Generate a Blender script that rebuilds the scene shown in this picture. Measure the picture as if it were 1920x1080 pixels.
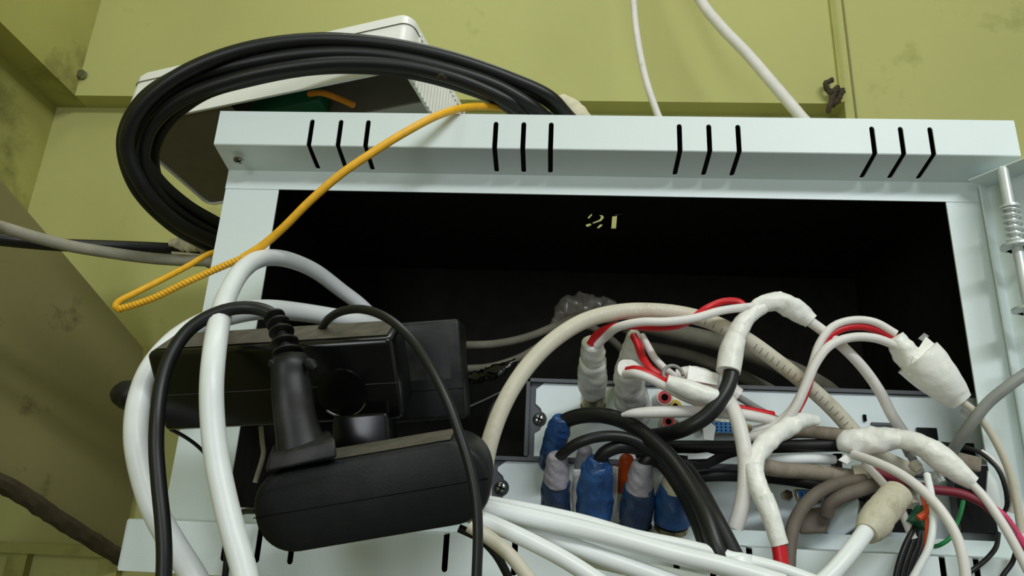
import bpy, bmesh, math, random
import numpy as np
from mathutils import Vector, Matrix
S = bpy.context.scene
for _o in list(bpy.data.objects): bpy.data.objects.remove(_o)

# ---------------------------------------------------------------- camera
F = 1450.0                                   # focal length in pixels of the 1920 wide frame
def _dir(x, y):
    v = np.array([x - 960, 540 - y, -F], float); return v / np.linalg.norm(v)
_Z = _dir(1157, -3510)                       # where the verticals of the cabinet meet
_X = np.array([1.0, (1450 * .063 - 197) / 4050, .063]); _X /= np.linalg.norm(_X)
_X -= _Z * _X.dot(_Z); _X /= np.linalg.norm(_X)
_Y = np.cross(_Z, _X)
W2C = np.stack([_X, _Y, _Z], 1); C2W = W2C.T
CAM = np.array([0, -.55, 1.6])
cd = bpy.data.cameras.new('camera'); cam = bpy.data.objects.new('camera', cd); S.collection.objects.link(cam)
cd.sensor_width = 36; cd.lens = F / 1920 * 36; cd.clip_start = .01
cam.matrix_world = Matrix([[*C2W[i], CAM[i]] for i in range(3)] + [[0, 0, 0, 1]])
S.camera = cam

# ---------------------------------------------------------------- world, lamps, exposure
w = bpy.data.worlds.new('room_air'); S.world = w; w.use_nodes = True
w.node_tree.nodes['Background'].inputs[0].default_value = (.92, .98, 1.0, 1)
w.node_tree.nodes['Background'].inputs[1].default_value = .20
def area(name, loc, to, size, sy, power, col):
    l = bpy.data.lights.new(name, 'AREA'); l.shape = 'RECTANGLE'; l.size = size; l.size_y = sy; l.energy = power; l.color = col
    o = bpy.data.objects.new(name, l); S.collection.objects.link(o); o.location = loc
    o.rotation_euler = (Vector(to) - Vector(loc)).to_track_quat('-Z', 'Y').to_euler(); return o
area('unseen_ceiling_light', (.75, -1.60, 2.75), (0, .1, 1.8), 1.2, .14, 20, (.94, .985, 1.0))
area('unseen_ceiling_light', (-.15, -.12, 2.96), (-.1, -.15, 1.8), 1.2, .10, 4, (.94, 1.0, .985))  # unseen overhead lamp added to give the bevelled edges a highlight
area('left_fill_light', (-.55, -2.1, 1.82), (-.1, 0, 1.72), .5, .9, 9, (.92, .97, 1.02))  # unseen fill lamp from the front left, lifts the lower left frame
S.view_settings.view_transform = 'Standard'; S.view_settings.look = 'None'
S.view_settings.exposure = 0.0; S.view_settings.gamma = 1.0; S.view_settings.use_curve_mapping = False

# ---------------------------------------------------------------- helpers
def ray(px, py): return C2W @ np.array([px - 960, 540 - py, -F], float)
def P(px, py, y=0.0):
    r = ray(px, py); return CAM + r * (y - CAM[1]) / r[1]
def PZ(px, py, z):
    r = ray(px, py); return CAM + r * (z - CAM[2]) / r[2]
def depth(p): return -(W2C @ (np.array(p) - CAM))[2]
def rad(wpx, p): return wpx * .5 * depth(p) / F
def lin(c):
    c = c / 255.0; return c / 12.92 if c <= .04045 else ((c + .055) / 1.055) ** 2.4
M = {}
def mat(name, rgb, rough=.5, metal=0, var=.12, scale=60, bump=.0, bscale=400, dirt=None, dscale=25, dlo=.5, dhi=.7, spec=.5, trans=0, coat=0):
    m = bpy.data.materials.new(name); m.use_nodes = True; M[name] = m
    nt = m.node_tree; b = nt.nodes['Principled BSDF']
    b.inputs['Roughness'].default_value = rough; b.inputs['Metallic'].default_value = metal
    b.inputs['Specular IOR Level'].default_value = spec
    if trans: b.inputs['Transmission Weight'].default_value = trans
    if coat: b.inputs['Coat Weight'].default_value = coat; b.inputs['Coat Roughness'].default_value = .25
    c = [lin(v) for v in rgb]
    tc = nt.nodes.new('ShaderNodeTexCoord')
    n = nt.nodes.new('ShaderNodeTexNoise'); n.inputs['Scale'].default_value = scale; n.inputs['Detail'].default_value = 5
    nt.links.new(tc.outputs['Object'], n.inputs['Vector'])
    r = nt.nodes.new('ShaderNodeValToRGB'); e = r.color_ramp.elements
    e[0].position = .3; e[1].position = .7
    e[0].color = (*[v * (1 - var) for v in c], 1); e[1].color = (*[min(1, v * (1 + var)) for v in c], 1)
    nt.links.new(n.outputs['Fac'], r.inputs[0]); out = r.outputs[0]
    if dirt:
        n2 = nt.nodes.new('ShaderNodeTexNoise'); n2.inputs['Scale'].default_value = dscale; n2.inputs['Detail'].default_value = 8
        n2.inputs['Roughness'].default_value = .65
        nt.links.new(tc.outputs['Object'], n2.inputs['Vector'])
        r2 = nt.nodes.new('ShaderNodeValToRGB'); r2.color_ramp.elements[0].position = dlo; r2.color_ramp.elements[1].position = dhi
        nt.links.new(n2.outputs['Fac'], r2.inputs[0])
        mx = nt.nodes.new('ShaderNodeMix'); mx.data_type = 'RGBA'
        nt.links.new(r2.outputs[0], mx.inputs[0]); nt.links.new(out, mx.inputs[6])
        mx.inputs[7].default_value = (*[lin(v) for v in dirt], 1); out = mx.outputs[2]
    nt.links.new(out, b.inputs['Base Color'])
    if bump:
        n3 = nt.nodes.new('ShaderNodeTexNoise'); n3.inputs['Scale'].default_value = bscale; n3.inputs['Detail'].default_value = 4
        nt.links.new(tc.outputs['Object'], n3.inputs['Vector'])
        bp = nt.nodes.new('ShaderNodeBump'); bp.inputs['Strength'].default_value = bump; bp.inputs['Distance'].default_value = .001
        nt.links.new(n3.outputs['Fac'], bp.inputs['Height']); nt.links.new(bp.outputs[0], b.inputs['Normal'])
    return m

def tag(o, label=None, cat=None, group=None, kind=None):
    if label: o['label'] = label
    if cat: o['category'] = cat
    if group: o['group'] = group
    if kind: o['kind'] = kind
    return o
def thing(name, label, cat, loc, group=None):
    o = bpy.data.objects.new(name, None); S.collection.objects.link(o); o.location = tuple(loc); o.empty_display_size = .01
    return tag(o, label, cat, group)
def wloc(o):
    v = Vector((0, 0, 0))
    while o is not None: v += o.location; o = o.parent
    return v
def put(name, data, m, parent=None, smooth=True, bev=0, solid=0, off=1, ang=40):
    """data = (verts, faces) in world coordinates; links ONE mesh object, its origin at the centre of its bounds"""
    V, Fc = data[0], data[1]
    V = np.array(V, float); c = (V.min(0) + V.max(0)) / 2
    me = bpy.data.meshes.new(name); me.from_pydata([tuple(v - c) for v in V], [], [tuple(int(i) for i in f) for f in Fc])
    ms = m if isinstance(m, (list, tuple)) else [m]
    for x in ms: me.materials.append(M[x])
    if len(data) > 2:
        for p, k in zip(me.polygons, data[2]): p.material_index = k
    bm = bmesh.new(); bm.from_mesh(me)
    if bev: bmesh.ops.bevel(bm, geom=[e for e in bm.edges if e.calc_face_angle(0) > .35], offset=bev, segments=3, profile=.5, affect='EDGES', clamp_overlap=True)
    if not solid: bmesh.ops.recalc_face_normals(bm, faces=bm.faces)
    bm.to_mesh(me); bm.free()
    if smooth:
        for p in me.polygons: p.use_smooth = True
        me.set_sharp_from_angle(angle=math.radians(ang))
    o = bpy.data.objects.new(name, me); S.collection.objects.link(o)
    if parent is not None:
        o.parent = parent; o.location = Vector(c) - wloc(parent)
    else: o.location = tuple(c)
    if solid:
        md = o.modifiers.new('thickness', 'SOLIDIFY'); md.thickness = solid; md.offset = off
    return o
def join(*ds):
    V, Fc = [], []
    for v, f in [d[:2] for d in ds]:
        k = len(V); V += [tuple(x) for x in v]; Fc += [tuple(i + k for i in q) for q in f]
    return V, Fc
def box(x0, x1, y0, y1, z0, z1):
    V = [(x, y, z) for x in (x0, x1) for y in (y0, y1) for z in (z0, z1)]
    return V, [(0, 1, 3, 2), (4, 6, 7, 5), (0, 4, 5, 1), (2, 3, 7, 6), (0, 2, 6, 4), (1, 5, 7, 3)]
def pbox(A, U, V_, N):
    A, U, V_, N = map(np.array, (A, U, V_, N))
    V = [A + i * U + j * V_ + k * N for i in (0, 1) for j in (0, 1) for k in (0, 1)]
    return V, [(0, 1, 3, 2), (4, 6, 7, 5), (0, 4, 5, 1), (2, 3, 7, 6), (0, 2, 6, 4), (1, 5, 7, 3)]
def unit(v): v = np.array(v, float); return v / np.linalg.norm(v)
def frame(TL, TR, BL):
    """orthogonal frame of a face given three of its corners (px, py, y): origin, right, down, away from the camera"""
    A, B, C_ = P(*TL), P(*TR), P(*BL)
    U = B - A; V_ = C_ - A; u = unit(U); V_ = V_ - u * V_.dot(u); N = np.cross(u, unit(V_))
    if N.dot(A - CAM) < 0: N = -N
    return A, U, V_, N
def prism(poly, vec):
    n = len(poly); a = [np.array(p, float) for p in poly]; b = [p + np.array(vec) for p in a]
    return a + b, [tuple(range(n))[::-1], tuple(range(n, 2 * n))] + [(i, (i + 1) % n, (i + 1) % n + n, i + n) for i in range(n)]
def spline(pts, step=.003):
    """centripetal Catmull-Rom through rows (x,y,z,extra...)"""
    p = np.array(pts, float); p = np.vstack([2 * p[0] - p[1], p, 2 * p[-1] - p[-2]]); out = []
    for i in range(1, len(p) - 2):
        a, b, c, d = p[i - 1], p[i], p[i + 1], p[i + 2]
        t0 = 0; t1 = max(np.linalg.norm((b - a)[:3]), 1e-6) ** .5; t2 = t1 + max(np.linalg.norm((c - b)[:3]), 1e-6) ** .5; t3 = t2 + max(np.linalg.norm((d - c)[:3]), 1e-6) ** .5
        n = max(3, int(np.linalg.norm((c - b)[:3]) / step))
        for k in range(n):
            t = t1 + (t2 - t1) * k / n
            A1 = (t1 - t) / t1 * a + t / t1 * b; A2 = (t2 - t) / (t2 - t1) * b + (t - t1) / (t2 - t1) * c; A3 = (t3 - t) / (t3 - t2) * c + (t - t2) / (t3 - t2) * d
            B1 = (t2 - t) / t2 * A1 + t / t2 * A2; B2 = (t3 - t) / (t3 - t1) * A2 + (t - t1) / (t3 - t1) * A3
            out.append((t2 - t) / (t2 - t1) * B1 + (t - t1) / (t2 - t1) * B2)
    out.append(p[-2]); return np.array(out)
def frames(C):
    T = np.gradient(C, axis=0); T /= np.linalg.norm(T, axis=1)[:, None] + 1e-12
    n = np.cross(T[0], [0.3, -1, .2]); n /= np.linalg.norm(n); N = [n]
    for i in range(1, len(C)):
        n = N[-1] - T[i] * N[-1].dot(T[i]); n /= np.linalg.norm(n); N.append(n)
    N = np.array(N); return T, N, np.cross(T, N)
def sweep(C, R, seg=14, lump=0, ridges=0, seed=0, flat=1.0, loop=False, wob=0):
    """tube along centres C with radii R; lump = relative unevenness, ridges = spiral tape edges; ends rounded"""
    C = np.array(C, float); R = np.ones(len(C)) * R
    T, N, B = frames(C); rnd = np.random.RandomState(seed); ph = rnd.rand(8) * 6.28
    L = np.concatenate([[0], np.cumsum(np.linalg.norm(np.diff(C, axis=0), axis=1))]); V = []
    rm = R.mean()
    for i in range(len(C)):
        for k in range(seg):
            a = 2 * math.pi * k / seg; r = R[i]; s = L[i] / rm
            if lump:
                r *= 1 + lump * (.5 * math.sin(1.3 * s + ph[0] + 2 * a) + .35 * math.sin(2.9 * s + ph[1] - 3 * a) + .25 * math.sin(5.3 * s + ph[2] + a) + .2 * math.sin(8.1 * s + ph[3] + 5 * a))
            if ridges:
                q = (s * ridges / 6.28 + k / seg + .15 * math.sin(s * .7 + ph[4])) % 1; r *= 1 + .13 * min(q * 1.0, (1 - q) * 9)
            V.append(C[i] + N[i] * r * math.cos(a) + B[i] * r * math.sin(a) * flat)
    n = len(C); Fc = [(i * seg + k, i * seg + (k + 1) % seg, (i + 1) * seg + (k + 1) % seg, (i + 1) * seg + k) for i in range(n - 1) for k in range(seg)]
    if loop:
        Fc += [((n - 1) * seg + k, (n - 1) * seg + (k + 1) % seg, (k + 1) % seg, k) for k in range(seg)]
    else:
        Fc += [tuple(range(seg))[::-1], tuple((n - 1) * seg + k for k in range(seg))]
    return V, Fc
def path(pts, w=None, step=.003):
    """pts rows (px, py, y[, width px]) or ('w', x, y, z[, r]); returns centres and radii in metres"""
    rows = []
    for p in pts:
        if p[0] == 'w': rows.append([*p[1:4], p[4] if len(p) > 4 else -1])
        else:
            q = P(*p[:3]); rows.append([*q, rad(p[3] if len(p) > 3 else w, q)])
    rows = np.array(rows)
    if w is not None: m_ = rows[rows[:, 3] > 0, 3].mean(); rows[:, 3] = m_
    c = spline(rows, step); return c[:, :3], np.maximum(c[:, 3], 2e-4)
def cable(name, pts, w, m, label=None, cat='cable', parent=None, seg=14, group=None, kind=None, **k):
    C, R = path(pts, w, k.pop('step', .003))
    o = put(name, sweep(C, R, seg, **k), m, parent)
    if parent is None: tag(o, label, cat, group, kind)
    elif label: o['label'] = label
    return o
def tape(name, pts, m, parent, label=None, lump=.05, ridges=.35, seed=0, seg=28, **k):
    C, R = path(pts, None, .0012)
    return put(name, sweep(C, R, seg, lump=lump, ridges=ridges, seed=seed, **k), m, parent, ang=60)
def lathe(A, B, prof, seg=24):
    """prof = [(t along A->B, radius m)]"""
    A = np.array(A, float); B = np.array(B, float); C = [A + (B - A) * t for t, _ in prof]
    d = unit(B - A); n = unit(np.cross(d, [.31, .2, .9])); b = np.cross(d, n); V = []
    for c, (t, r) in zip(C, prof):
        for k in range(seg):
            a = 2 * math.pi * k / seg; V.append(c + (n * math.cos(a) + b * math.sin(a)) * max(r, 1e-5))
    m = len(prof); Fc = [(i * seg + k, i * seg + (k + 1) % seg, (i + 1) * seg + (k + 1) % seg, (i + 1) * seg + k) for i in range(m - 1) for k in range(seg)]
    return V, Fc + [tuple(range(seg))[::-1], tuple((m - 1) * seg + k for k in range(seg))]
def screw(name, c, n, r, m, parent, dep=.0015):
    """slotted cross screw head: domed disc with a cut cross"""
    c = np.array(c, float); n = unit(n)
    o = put(name, lathe(c, c + n * dep, [(0, r), (.4, r), (.8, r * .8), (1, r * .45)], 20), m, parent)
    u = unit(np.cross(n, [.3, .1, .8])); v = np.cross(n, u)
    a = pbox(c + n * dep * .75 - u * r * .65 - v * r * .12, u * r * 1.3, v * r * .24, n * dep * .35)
    b = pbox(c + n * dep * .75 - v * r * .65 - u * r * .12, v * r * 1.3, u * r * .24, n * dep * .35)
    put('screw_slot', join(a, b), 'black_hole', o, smooth=False); return o
def hull(name, pts, m, parent=None, bev=0, sub=0):
    bm = bmesh.new()
    for p in pts: bm.verts.new(p)
    r = bmesh.ops.convex_hull(bm, input=bm.verts); bmesh.ops.delete(bm, geom=[g for g in r['geom_interior'] + r['geom_unused'] if isinstance(g, bmesh.types.BMVert)], context='VERTS')
    bm.verts.index_update(); d = ([tuple(v.co) for v in bm.verts], [tuple(v.index for v in f.verts) for f in bm.faces]); bm.free()
    return put(name, d, m, parent, bev=bev)

# ---------------------------------------------------------------- materials
mat('wall_green', (178, 177, 109), .75, var=.07, scale=3.5, bump=.35, bscale=60, dirt=(128, 128, 66), dscale=7, dlo=.60, dhi=.80)
mat('wall_green_aged', (164, 162, 90), .8, var=.13, scale=4, bump=.4, bscale=70, dirt=(92, 90, 46), dscale=10, dlo=.52, dhi=.76)
mat('grime', (62, 52, 34), .9, var=.3)
mat('board_olive', (124, 118, 74), .8, var=.10, scale=5, bump=.3, bscale=90, dirt=(78, 70, 44), dscale=16, dlo=.60, dhi=.74)
mat('floor_grey', (120, 118, 108), .8)
mat('powder_white', (222, 233, 233), .42, var=.03, scale=8, bump=.10, bscale=700)
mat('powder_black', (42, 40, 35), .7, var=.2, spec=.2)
mat('black_hole', (8, 8, 8), .9, spec=.1)
mat('box_white', (240, 240, 236), .35, var=.02)
mat('box_inner', (108, 102, 88), .6, var=.08)
mat('tray_green', (16, 88, 58), .45)
mat('fibre_orange', (226, 140, 30), .4)
mat('fibre_yellow', (244, 182, 40), .42, var=.08, scale=200)
mat('rubber_black', (22, 23, 23), .40, var=.15, spec=.42)
mat('rubber_dark', (20, 20, 20), .5, var=.15, spec=.35)
mat('plastic_black', (10, 10, 11), .22, var=.1, spec=.45)
mat('plastic_charcoal', (22, 24, 27), .5, spec=.32, var=.1, scale=30, bump=.15, bscale=900, dirt=(44, 43, 40), dscale=18, dlo=.55, dhi=.85)
mat('dusty_black', (15, 16, 18), .42, spec=.35, var=.15, dirt=(50, 48, 43), dscale=30, dlo=.5, dhi=.75)
mat('dust', (88, 84, 72), .9, var=.25, scale=120)
mat('cable_white', (236, 240, 240), .36, var=.03)
mat('cable_offwhite', (228, 224, 220), .42, var=.05, dirt=(176, 164, 144), dscale=35, dlo=.6, dhi=.8)
mat('cable_beige', (206, 200, 182), .5, var=.06, dirt=(150, 138, 112), dscale=30, dlo=.55, dhi=.8)
mat('cable_dusty', (150, 140, 124), .7, var=.18, dirt=(104, 92, 76), dscale=50, dlo=.45, dhi=.7)
mat('cable_brown', (104, 94, 84), .65, var=.2)
mat('cable_grey', (138, 140, 136), .5, var=.1)
mat('cable_dim', (150, 146, 128), .7, var=.15)
mat('cable_shaded', (104, 100, 86), .8, var=.2)  # cabinet shade put into the colour of the inner beige cables
mat('tape_white', (240, 240, 234), .36, var=.04, bump=.9, bscale=150, dirt=(200, 188, 160), dscale=45, dlo=.6, dhi=.8)
mat('tape_cream', (214, 206, 176), .6, var=.08, bump=.4, bscale=200)
mat('tape_dirty', (196, 190, 168), .5, var=.12, bump=.8, bscale=160, dirt=(140, 126, 90), dscale=60, dlo=.5, dhi=.75)
mat('sleeve_red', (205, 22, 34), .38, var=.06)
mat('sleeve_maroon', (120, 28, 48), .5, var=.15)
mat('wire_pink', (206, 60, 104), .5)
mat('wire_green', (28, 132, 66), .45)
mat('wire_orange', (216, 84, 40), .45)
mat('tape_blue', (46, 92, 150), .32, var=.35, scale=90, bump=1, bscale=180, dirt=(20, 34, 66), dscale=45, dlo=.44, dhi=.68)
mat('tape_navy', (34, 54, 84), .4, var=.4, scale=90, bump=1, bscale=180)
mat('tape_lilac', (146, 142, 150), .45, var=.15, bump=.9, bscale=260)
mat('panel_silver', (226, 238, 242), .38, var=.02, metal=.0, bump=.08, bscale=300)
mat('casing_dark', (72, 76, 82), .45, var=.08)
mat('nickel', (168, 156, 124), .25, metal=1, var=.15, scale=300)
mat('screw_metal', (150, 152, 150), .3, metal=1, var=.1)
mat('zinc', (214, 220, 220), .35, metal=.25, var=.08)
mat('vga_blue', (60, 130, 205), .45)
mat('rca_red', (200, 50, 56), .4)
mat('rca_yellow', (214, 188, 84), .4)
mat('orange_cap', (214, 84, 20), .4, var=.2)
mat('crumpled_film', (120, 116, 108), .25, var=.2, spec=.8)
mat('print_grey', (112, 108, 100), .7)
# ---------------------------------------------------------------- the room
ZL = 2.2
YU, YL, XU, XL = .36, .391, -.697, -.743
def struct(name, d, m, **k):
    o = put(name, d, m, smooth=False, **k); o['kind'] = 'structure'; return o
struct('wall_back', join(box(XU, 2.2, YU, .50, ZL, 3.0), box(XL, .372, YL, .50, 0, ZL), box(.372, 2.2, YU, .50, 0, ZL)), 'wall_green')
struct('wall_left', join(box(-.95, XU, -2.6, .50, ZL, 3.0), box(-.95, XL, -2.6, .50, 0, ZL)), 'wall_green_aged')
struct('floor', box(-.95, 2.2, -2.6, .5, -.06, 0), 'floor_grey')
struct('ceiling', box(-.95, 2.2, -2.6, .5, 3.0, 3.06), 'wall_green')
# upright cover strip with a thin shadow groove beside it
struct('trim_1', box(.366, .3715, YU - .0045, YU + .001, ZL, 3.0), 'wall_green_aged')
struct('trim_2', box(.384, .3862, YU - .0015, YU + .001, ZL - .4, 3.0), 'board_olive')
# lower ledge of the back wall, seen under the board
zl = P(100, 1030, YL)[2]
struct('trim_4', box(XL, .372, YL - .02, YL + .002, zl - .006, zl + .006), 'wall_green_aged')
struct('trim_5', join(*[box(P(x, 1000, YL)[0] - .012, P(x, 1000, YL)[0] + .012, YL - .012, YL + .001, 1.2, zl - .006) for x in (55, 225)]), 'wall_green_aged')

# loose olive board at the left
rows = [(-110, 200, .09), (0, 333, .13), (135, 492, .22), (270, 652, .36), (262, 880, .37), (226, 1052, .375), (120, 985, .28), (0, 905, .17), (-110, 850, .12)]
A0, B0, C0 = P(0, 333, .13), P(270, 652, .36), P(226, 1052, .375)
nb = unit(np.cross(B0 - A0, C0 - A0))
def onplane(px, py):
    r = ray(px, py); return CAM + r * ((A0 - CAM).dot(nb) / r.dot(nb))
poly = [onplane(x, y) for x, y in ((-260, 23), (0, 333), (135, 492), (270, 652), (259, 880), (226, 1052), (110, 975), (0, 905), (-260, 815))]
if nb.dot(A0 - CAM) < 0: nb = -nb
brd = put('wooden_board', prism(poly, nb * .012), 'board_olive', smooth=False, bev=.002)
tag(brd, 'large dull olive board slanting down beside the corner of the green walls', 'board')
# edge batten along its lower side
lo = [onplane(-260, 815) - nb * .004, onplane(0, 908) - nb * .004, onplane(110, 978) - nb * .004, onplane(222, 1046) - nb * .004]
o = put('edge_strip', sweep(spline(lo, .01), .009, 8, lump=.15), 'grime', brd); o['label'] = 'dark grimy lower edge strip'

# nail and grime in the corners
def wallpt(px, py, y): return P(px, py, y)
c = P(157, 143, YU)
o = put('nail', lathe(c + [0, .004, 0], c + [0, -.008, 0], [(0, .003), (.6, .003), (.62, .007), (1, .006)], 14), 'screw_metal')
tag(o, 'round grey nail head in the wall corner above the ledge', 'nail')
c = [P(1560, 150, YU - .008), P(1548, 158, YU - .012), P(1556, 172, YU - .012), P(1570, 165, YU - .01), P(1562, 178, YU - .01), P(1556, 200, YU - .01), P(1552, 212, YU - .006)]
t = thing('wall_hook', 'small rusty dark hook at the end of the wall ledge, clogged with dirt', 'hook', P(1560, 180, YU))
put('hook_wire', sweep(spline(np.array(c), .001), .0035, 10, lump=.25), 'grime', t)
put('dirt_clump', sweep(spline(np.array([P(1578, 168, YU - .003), P(1572, 185, YU - .005), P(1560, 195, YU - .006)]), .001), [.0045] * len(spline(np.array([P(1578, 168, YU - .003), P(1572, 185, YU - .005), P(1560, 195, YU - .006)]), .001)), 12, lump=.4, seed=4), 'grime', t)

# ---------------------------------------------------------------- the cabinet
XA, XB, XC, XD = -.273, -.229, .292, .338      # outer left, opening left, opening right, outer right
ZA, ZB, ZC, ZD = 1.629, 1.876, 1.928, 1.585     # sill, head of opening, roof, underside
YF, YBK = -.033, .300
cab = thing('metal_cabinet', 'white powder coated metal wall cabinet with slotted rail and open door', 'cabinet', ((XA + XD) / 2, .13, ZD))
def rail(name, prof, slots, xs0, xs1):
    """sheet folded along prof [(y,z)], with pairs of slots crossing fold 1; slots = list of x centres"""
    r = .0019; PR = [np.array(p) for p in prof]
    s = [0]
    for a, b in zip(PR[:-1], PR[1:]): s.append(s[-1] + np.linalg.norm(b - a))
    def at(q):
        for i in range(len(PR) - 1):
            if q <= s[i + 1] + 1e-9: return PR[i] + (PR[i + 1] - PR[i]) * (q - s[i]) / (s[i + 1] - s[i])
        return PR[-1]
    q0, q1 = s[2] - .0215, s[2] + (s[3] - s[2]) * .86
    S_ = sorted(set([0, s[1], q0, s[2] - .0006, s[2] + .0006, q1, s[3], s[4]] + ([s[5]] if len(s) > 5 else [])))
    us = [-1, -.7, 0, .7, 1]; X_ = [xs0]; tagx = [None]
    for c in slots:
        for u in us: X_.append(c + u * r); tagx.append(u)
    X_.append(xs1); tagx.append(None)
    V = []; nS = len(S_); i0, i1 = S_.index(q0), S_.index(q1)
    for x, u in zip(X_, tagx):
        for j, q in enumerate(S_):
            if u is not None and j == i0: q = q - r * math.sqrt(1 - u * u)
            if u is not None and j == i1: q = q + r * math.sqrt(1 - u * u)
            y, z = at(q); V.append((x, y, z))
    Fc = []
    for i in range(len(X_) - 1):
        for j in range(nS - 1):
            if tagx[i] is not None and tagx[i + 1] is not None and tagx[i + 1] > tagx[i] and i0 <= j < i1: continue
            Fc.append((i * nS + j, i * nS + j + 1, (i + 1) * nS + j + 1, (i + 1) * nS + j))
    return V, Fc
SX = [-.1975, -.1746, -.1530, -.0531, -.0316, -.0105, .0867, .1088, .1305, .2292, .2500, .2714]
SL = [-.2123, -.1903, -.1684, -.0687, -.0467, -.0247, .0766, .0990, .1217, .2175, .2384, .2586]
top = [(.02, ZC), (YF + .001, ZC), (YF, ZC - .030), (0, 1.8915), (0, ZB)]
top = [(.02, ZC), (YF + .0015, ZC), (YF, ZC - .0295), (-.001, 1.8925), (-.001, ZB)]
hr = put('slotted_rail', rail('r', [(.03, ZC), (YF, ZC), (YF, ZC - .030), (-.001, 1.8925), (-.001, ZB)], SX, XA, .333), 'powder_white', cab, smooth=False, solid=.0011, off=-1)
hr['label'] = 'upper rail with four groups of three ventilation slots'
# end cheeks of the top rail
for nm, x0, x1 in (('rail_end_cap', XA - .0004, XA + .0012), ('rail_end_cap', .3322, .3338)):
    put(nm, prism([(x0, .01, ZC - .001), (x0, YF + .001, ZC - .001), (x0, YF + .001, ZC - .0295), (x0, -.001, 1.893), (x0, .01, 1.893)], (x1 - x0, 0, 0)), 'powder_white', cab, smooth=False)
# right shoulder of the rail, cut off round
screw('rail_screw', P(448, 300, -.0195) , (0, -.25, -1), .0042, 'screw_metal', cab, .0012)
lr = put('slotted_rail', rail('r', [(.03, ZD), (YF, ZD + .0), (YF, ZD + .032), (-.001, 1.6195), (-.001, ZA)], SL, XA - .007, .333), 'powder_white', cab, smooth=False, solid=.0011, off=1)
lr['label'] = 'lower rail of the cabinet, slotted like the upper one'
put('rail_end_cap', prism([(XA - .0075, .01, ZD + .001), (XA - .0075, YF, ZD + .001), (XA - .0075, YF, ZD + .031), (XA - .0075, -.001, ZD + .0335), (XA - .0075, .01, ZD + .0335)], (.0012, 0, 0)), 'powder_white', cab, smooth=False)
put('frame_strip', box(XA, XB, -.0004, .0012, ZA - .005, ZB + .016), 'powder_white', cab, smooth=False, bev=.0003)
put('frame_strip', box(XC, XD, -.0004, .0012, ZA - .005, ZB + .016), 'powder_white', cab, smooth=False, bev=.0003)
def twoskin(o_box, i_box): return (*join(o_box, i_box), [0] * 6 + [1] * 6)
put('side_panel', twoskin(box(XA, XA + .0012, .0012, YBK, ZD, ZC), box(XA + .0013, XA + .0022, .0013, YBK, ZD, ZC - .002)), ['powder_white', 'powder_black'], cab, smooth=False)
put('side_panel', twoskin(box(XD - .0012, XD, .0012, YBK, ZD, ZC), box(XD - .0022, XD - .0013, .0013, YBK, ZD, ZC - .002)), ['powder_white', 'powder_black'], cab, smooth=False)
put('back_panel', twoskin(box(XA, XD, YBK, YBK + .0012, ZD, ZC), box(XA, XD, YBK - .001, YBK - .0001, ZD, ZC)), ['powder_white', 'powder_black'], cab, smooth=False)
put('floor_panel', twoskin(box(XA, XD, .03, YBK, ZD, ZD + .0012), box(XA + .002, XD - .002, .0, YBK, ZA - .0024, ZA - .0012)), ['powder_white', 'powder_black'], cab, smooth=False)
# roof with two cut-out characters read from inside
def roof():
    zr = ZC - .0020
    def pp(px, py): q = PZ(px, py, zr); return (q[0], q[1])
    holes = [
        [(1148, 406), (1157, 405), (1155, 430), (1146, 430)],                       # upright of the I
        [(1152, 402), (1166, 401.5), (1166, 403), (1152, 403.5)],
        [(1101, 409), (1109, 401), (1111, 404), (1104, 412)],                        # parts of the turned S
        [(1122, 403), (1130, 404), (1133, 409), (1127, 416), (1112, 421), (1110, 418), (1124, 412), (1127, 408)],
        [(1099, 421), (1107, 419), (1110, 423), (1102, 427), (1098, 425)],
        [(1118, 428), (1125, 421), (1130, 421), (1129, 425), (1122, 430)]]
    bm = bmesh.new(); es = []
    def ring(pts):
        vs = [bm.verts.new((x, y, zr)) for x, y in pts]
        for i in range(len(vs)): es.append(bm.edges.new((vs[i], vs[(i + 1) % len(vs)])))
    ring([(XA, -.030), (XD - .006, -.030), (XD, .0), (XD, YBK), (XA, YBK)])
    for h in holes: ring([pp(*q) for q in h])
    bmesh.ops.triangle_fill(bm, use_beauty=True, use_dissolve=False, edges=es)
    bm.verts.index_update(); d = ([tuple(v.co) for v in bm.verts], [tuple(v.index for v in f.verts) for f in bm.faces]); bm.free(); return d
rf = roof()
# white outside, black inside: two sheets with the same cut-outs
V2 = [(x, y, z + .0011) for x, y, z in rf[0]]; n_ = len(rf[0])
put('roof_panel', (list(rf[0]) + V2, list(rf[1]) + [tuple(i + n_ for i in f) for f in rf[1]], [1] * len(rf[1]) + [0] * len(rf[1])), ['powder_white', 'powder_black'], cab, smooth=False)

# ---- door, swung open to the right, with its hinge pin
dd = np.array([math.cos(math.radians(58)), -math.sin(math.radians(58)), 0]); dn = np.array([-dd[1], dd[0], 0]) * -1   # dn points to the camera side
H0 = np.array([.3225, -.002, 0]); zt = 1.8885
door = put('door', pbox(H0 + [0, 0, ZD], dd * .50, np.array([0, 0, zt - ZD]), -dn * .0012), 'powder_white', cab, smooth=False)
put('door_flange', pbox(H0 + [0, 0, zt - .0012], dd * .50, np.array([0, 0, .0012]), dn * .022), 'powder_white', door, smooth=False)
put('door_flange', pbox(H0 + [0, 0, ZD], dd * .0012, np.array([0, 0, zt - ZD]), dn * .010), 'powder_white', door, smooth=False)
hx = P(1885, 345, -.034); hz = zt - .001
def hp(z): return np.array([hx[0], hx[1], z])
def zpx(py, px): return P(px, py, -.034)[2]
z1, z2, z3 = zpx(388, 1884), zpx(462, 1895), zpx(580, 1912)
pin = put('hinge_pin', lathe(hp(z3 - .004), hp(hz), [(0, .0036), (.98, .0036), (1, .003)], 20), 'zinc', door)
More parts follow.
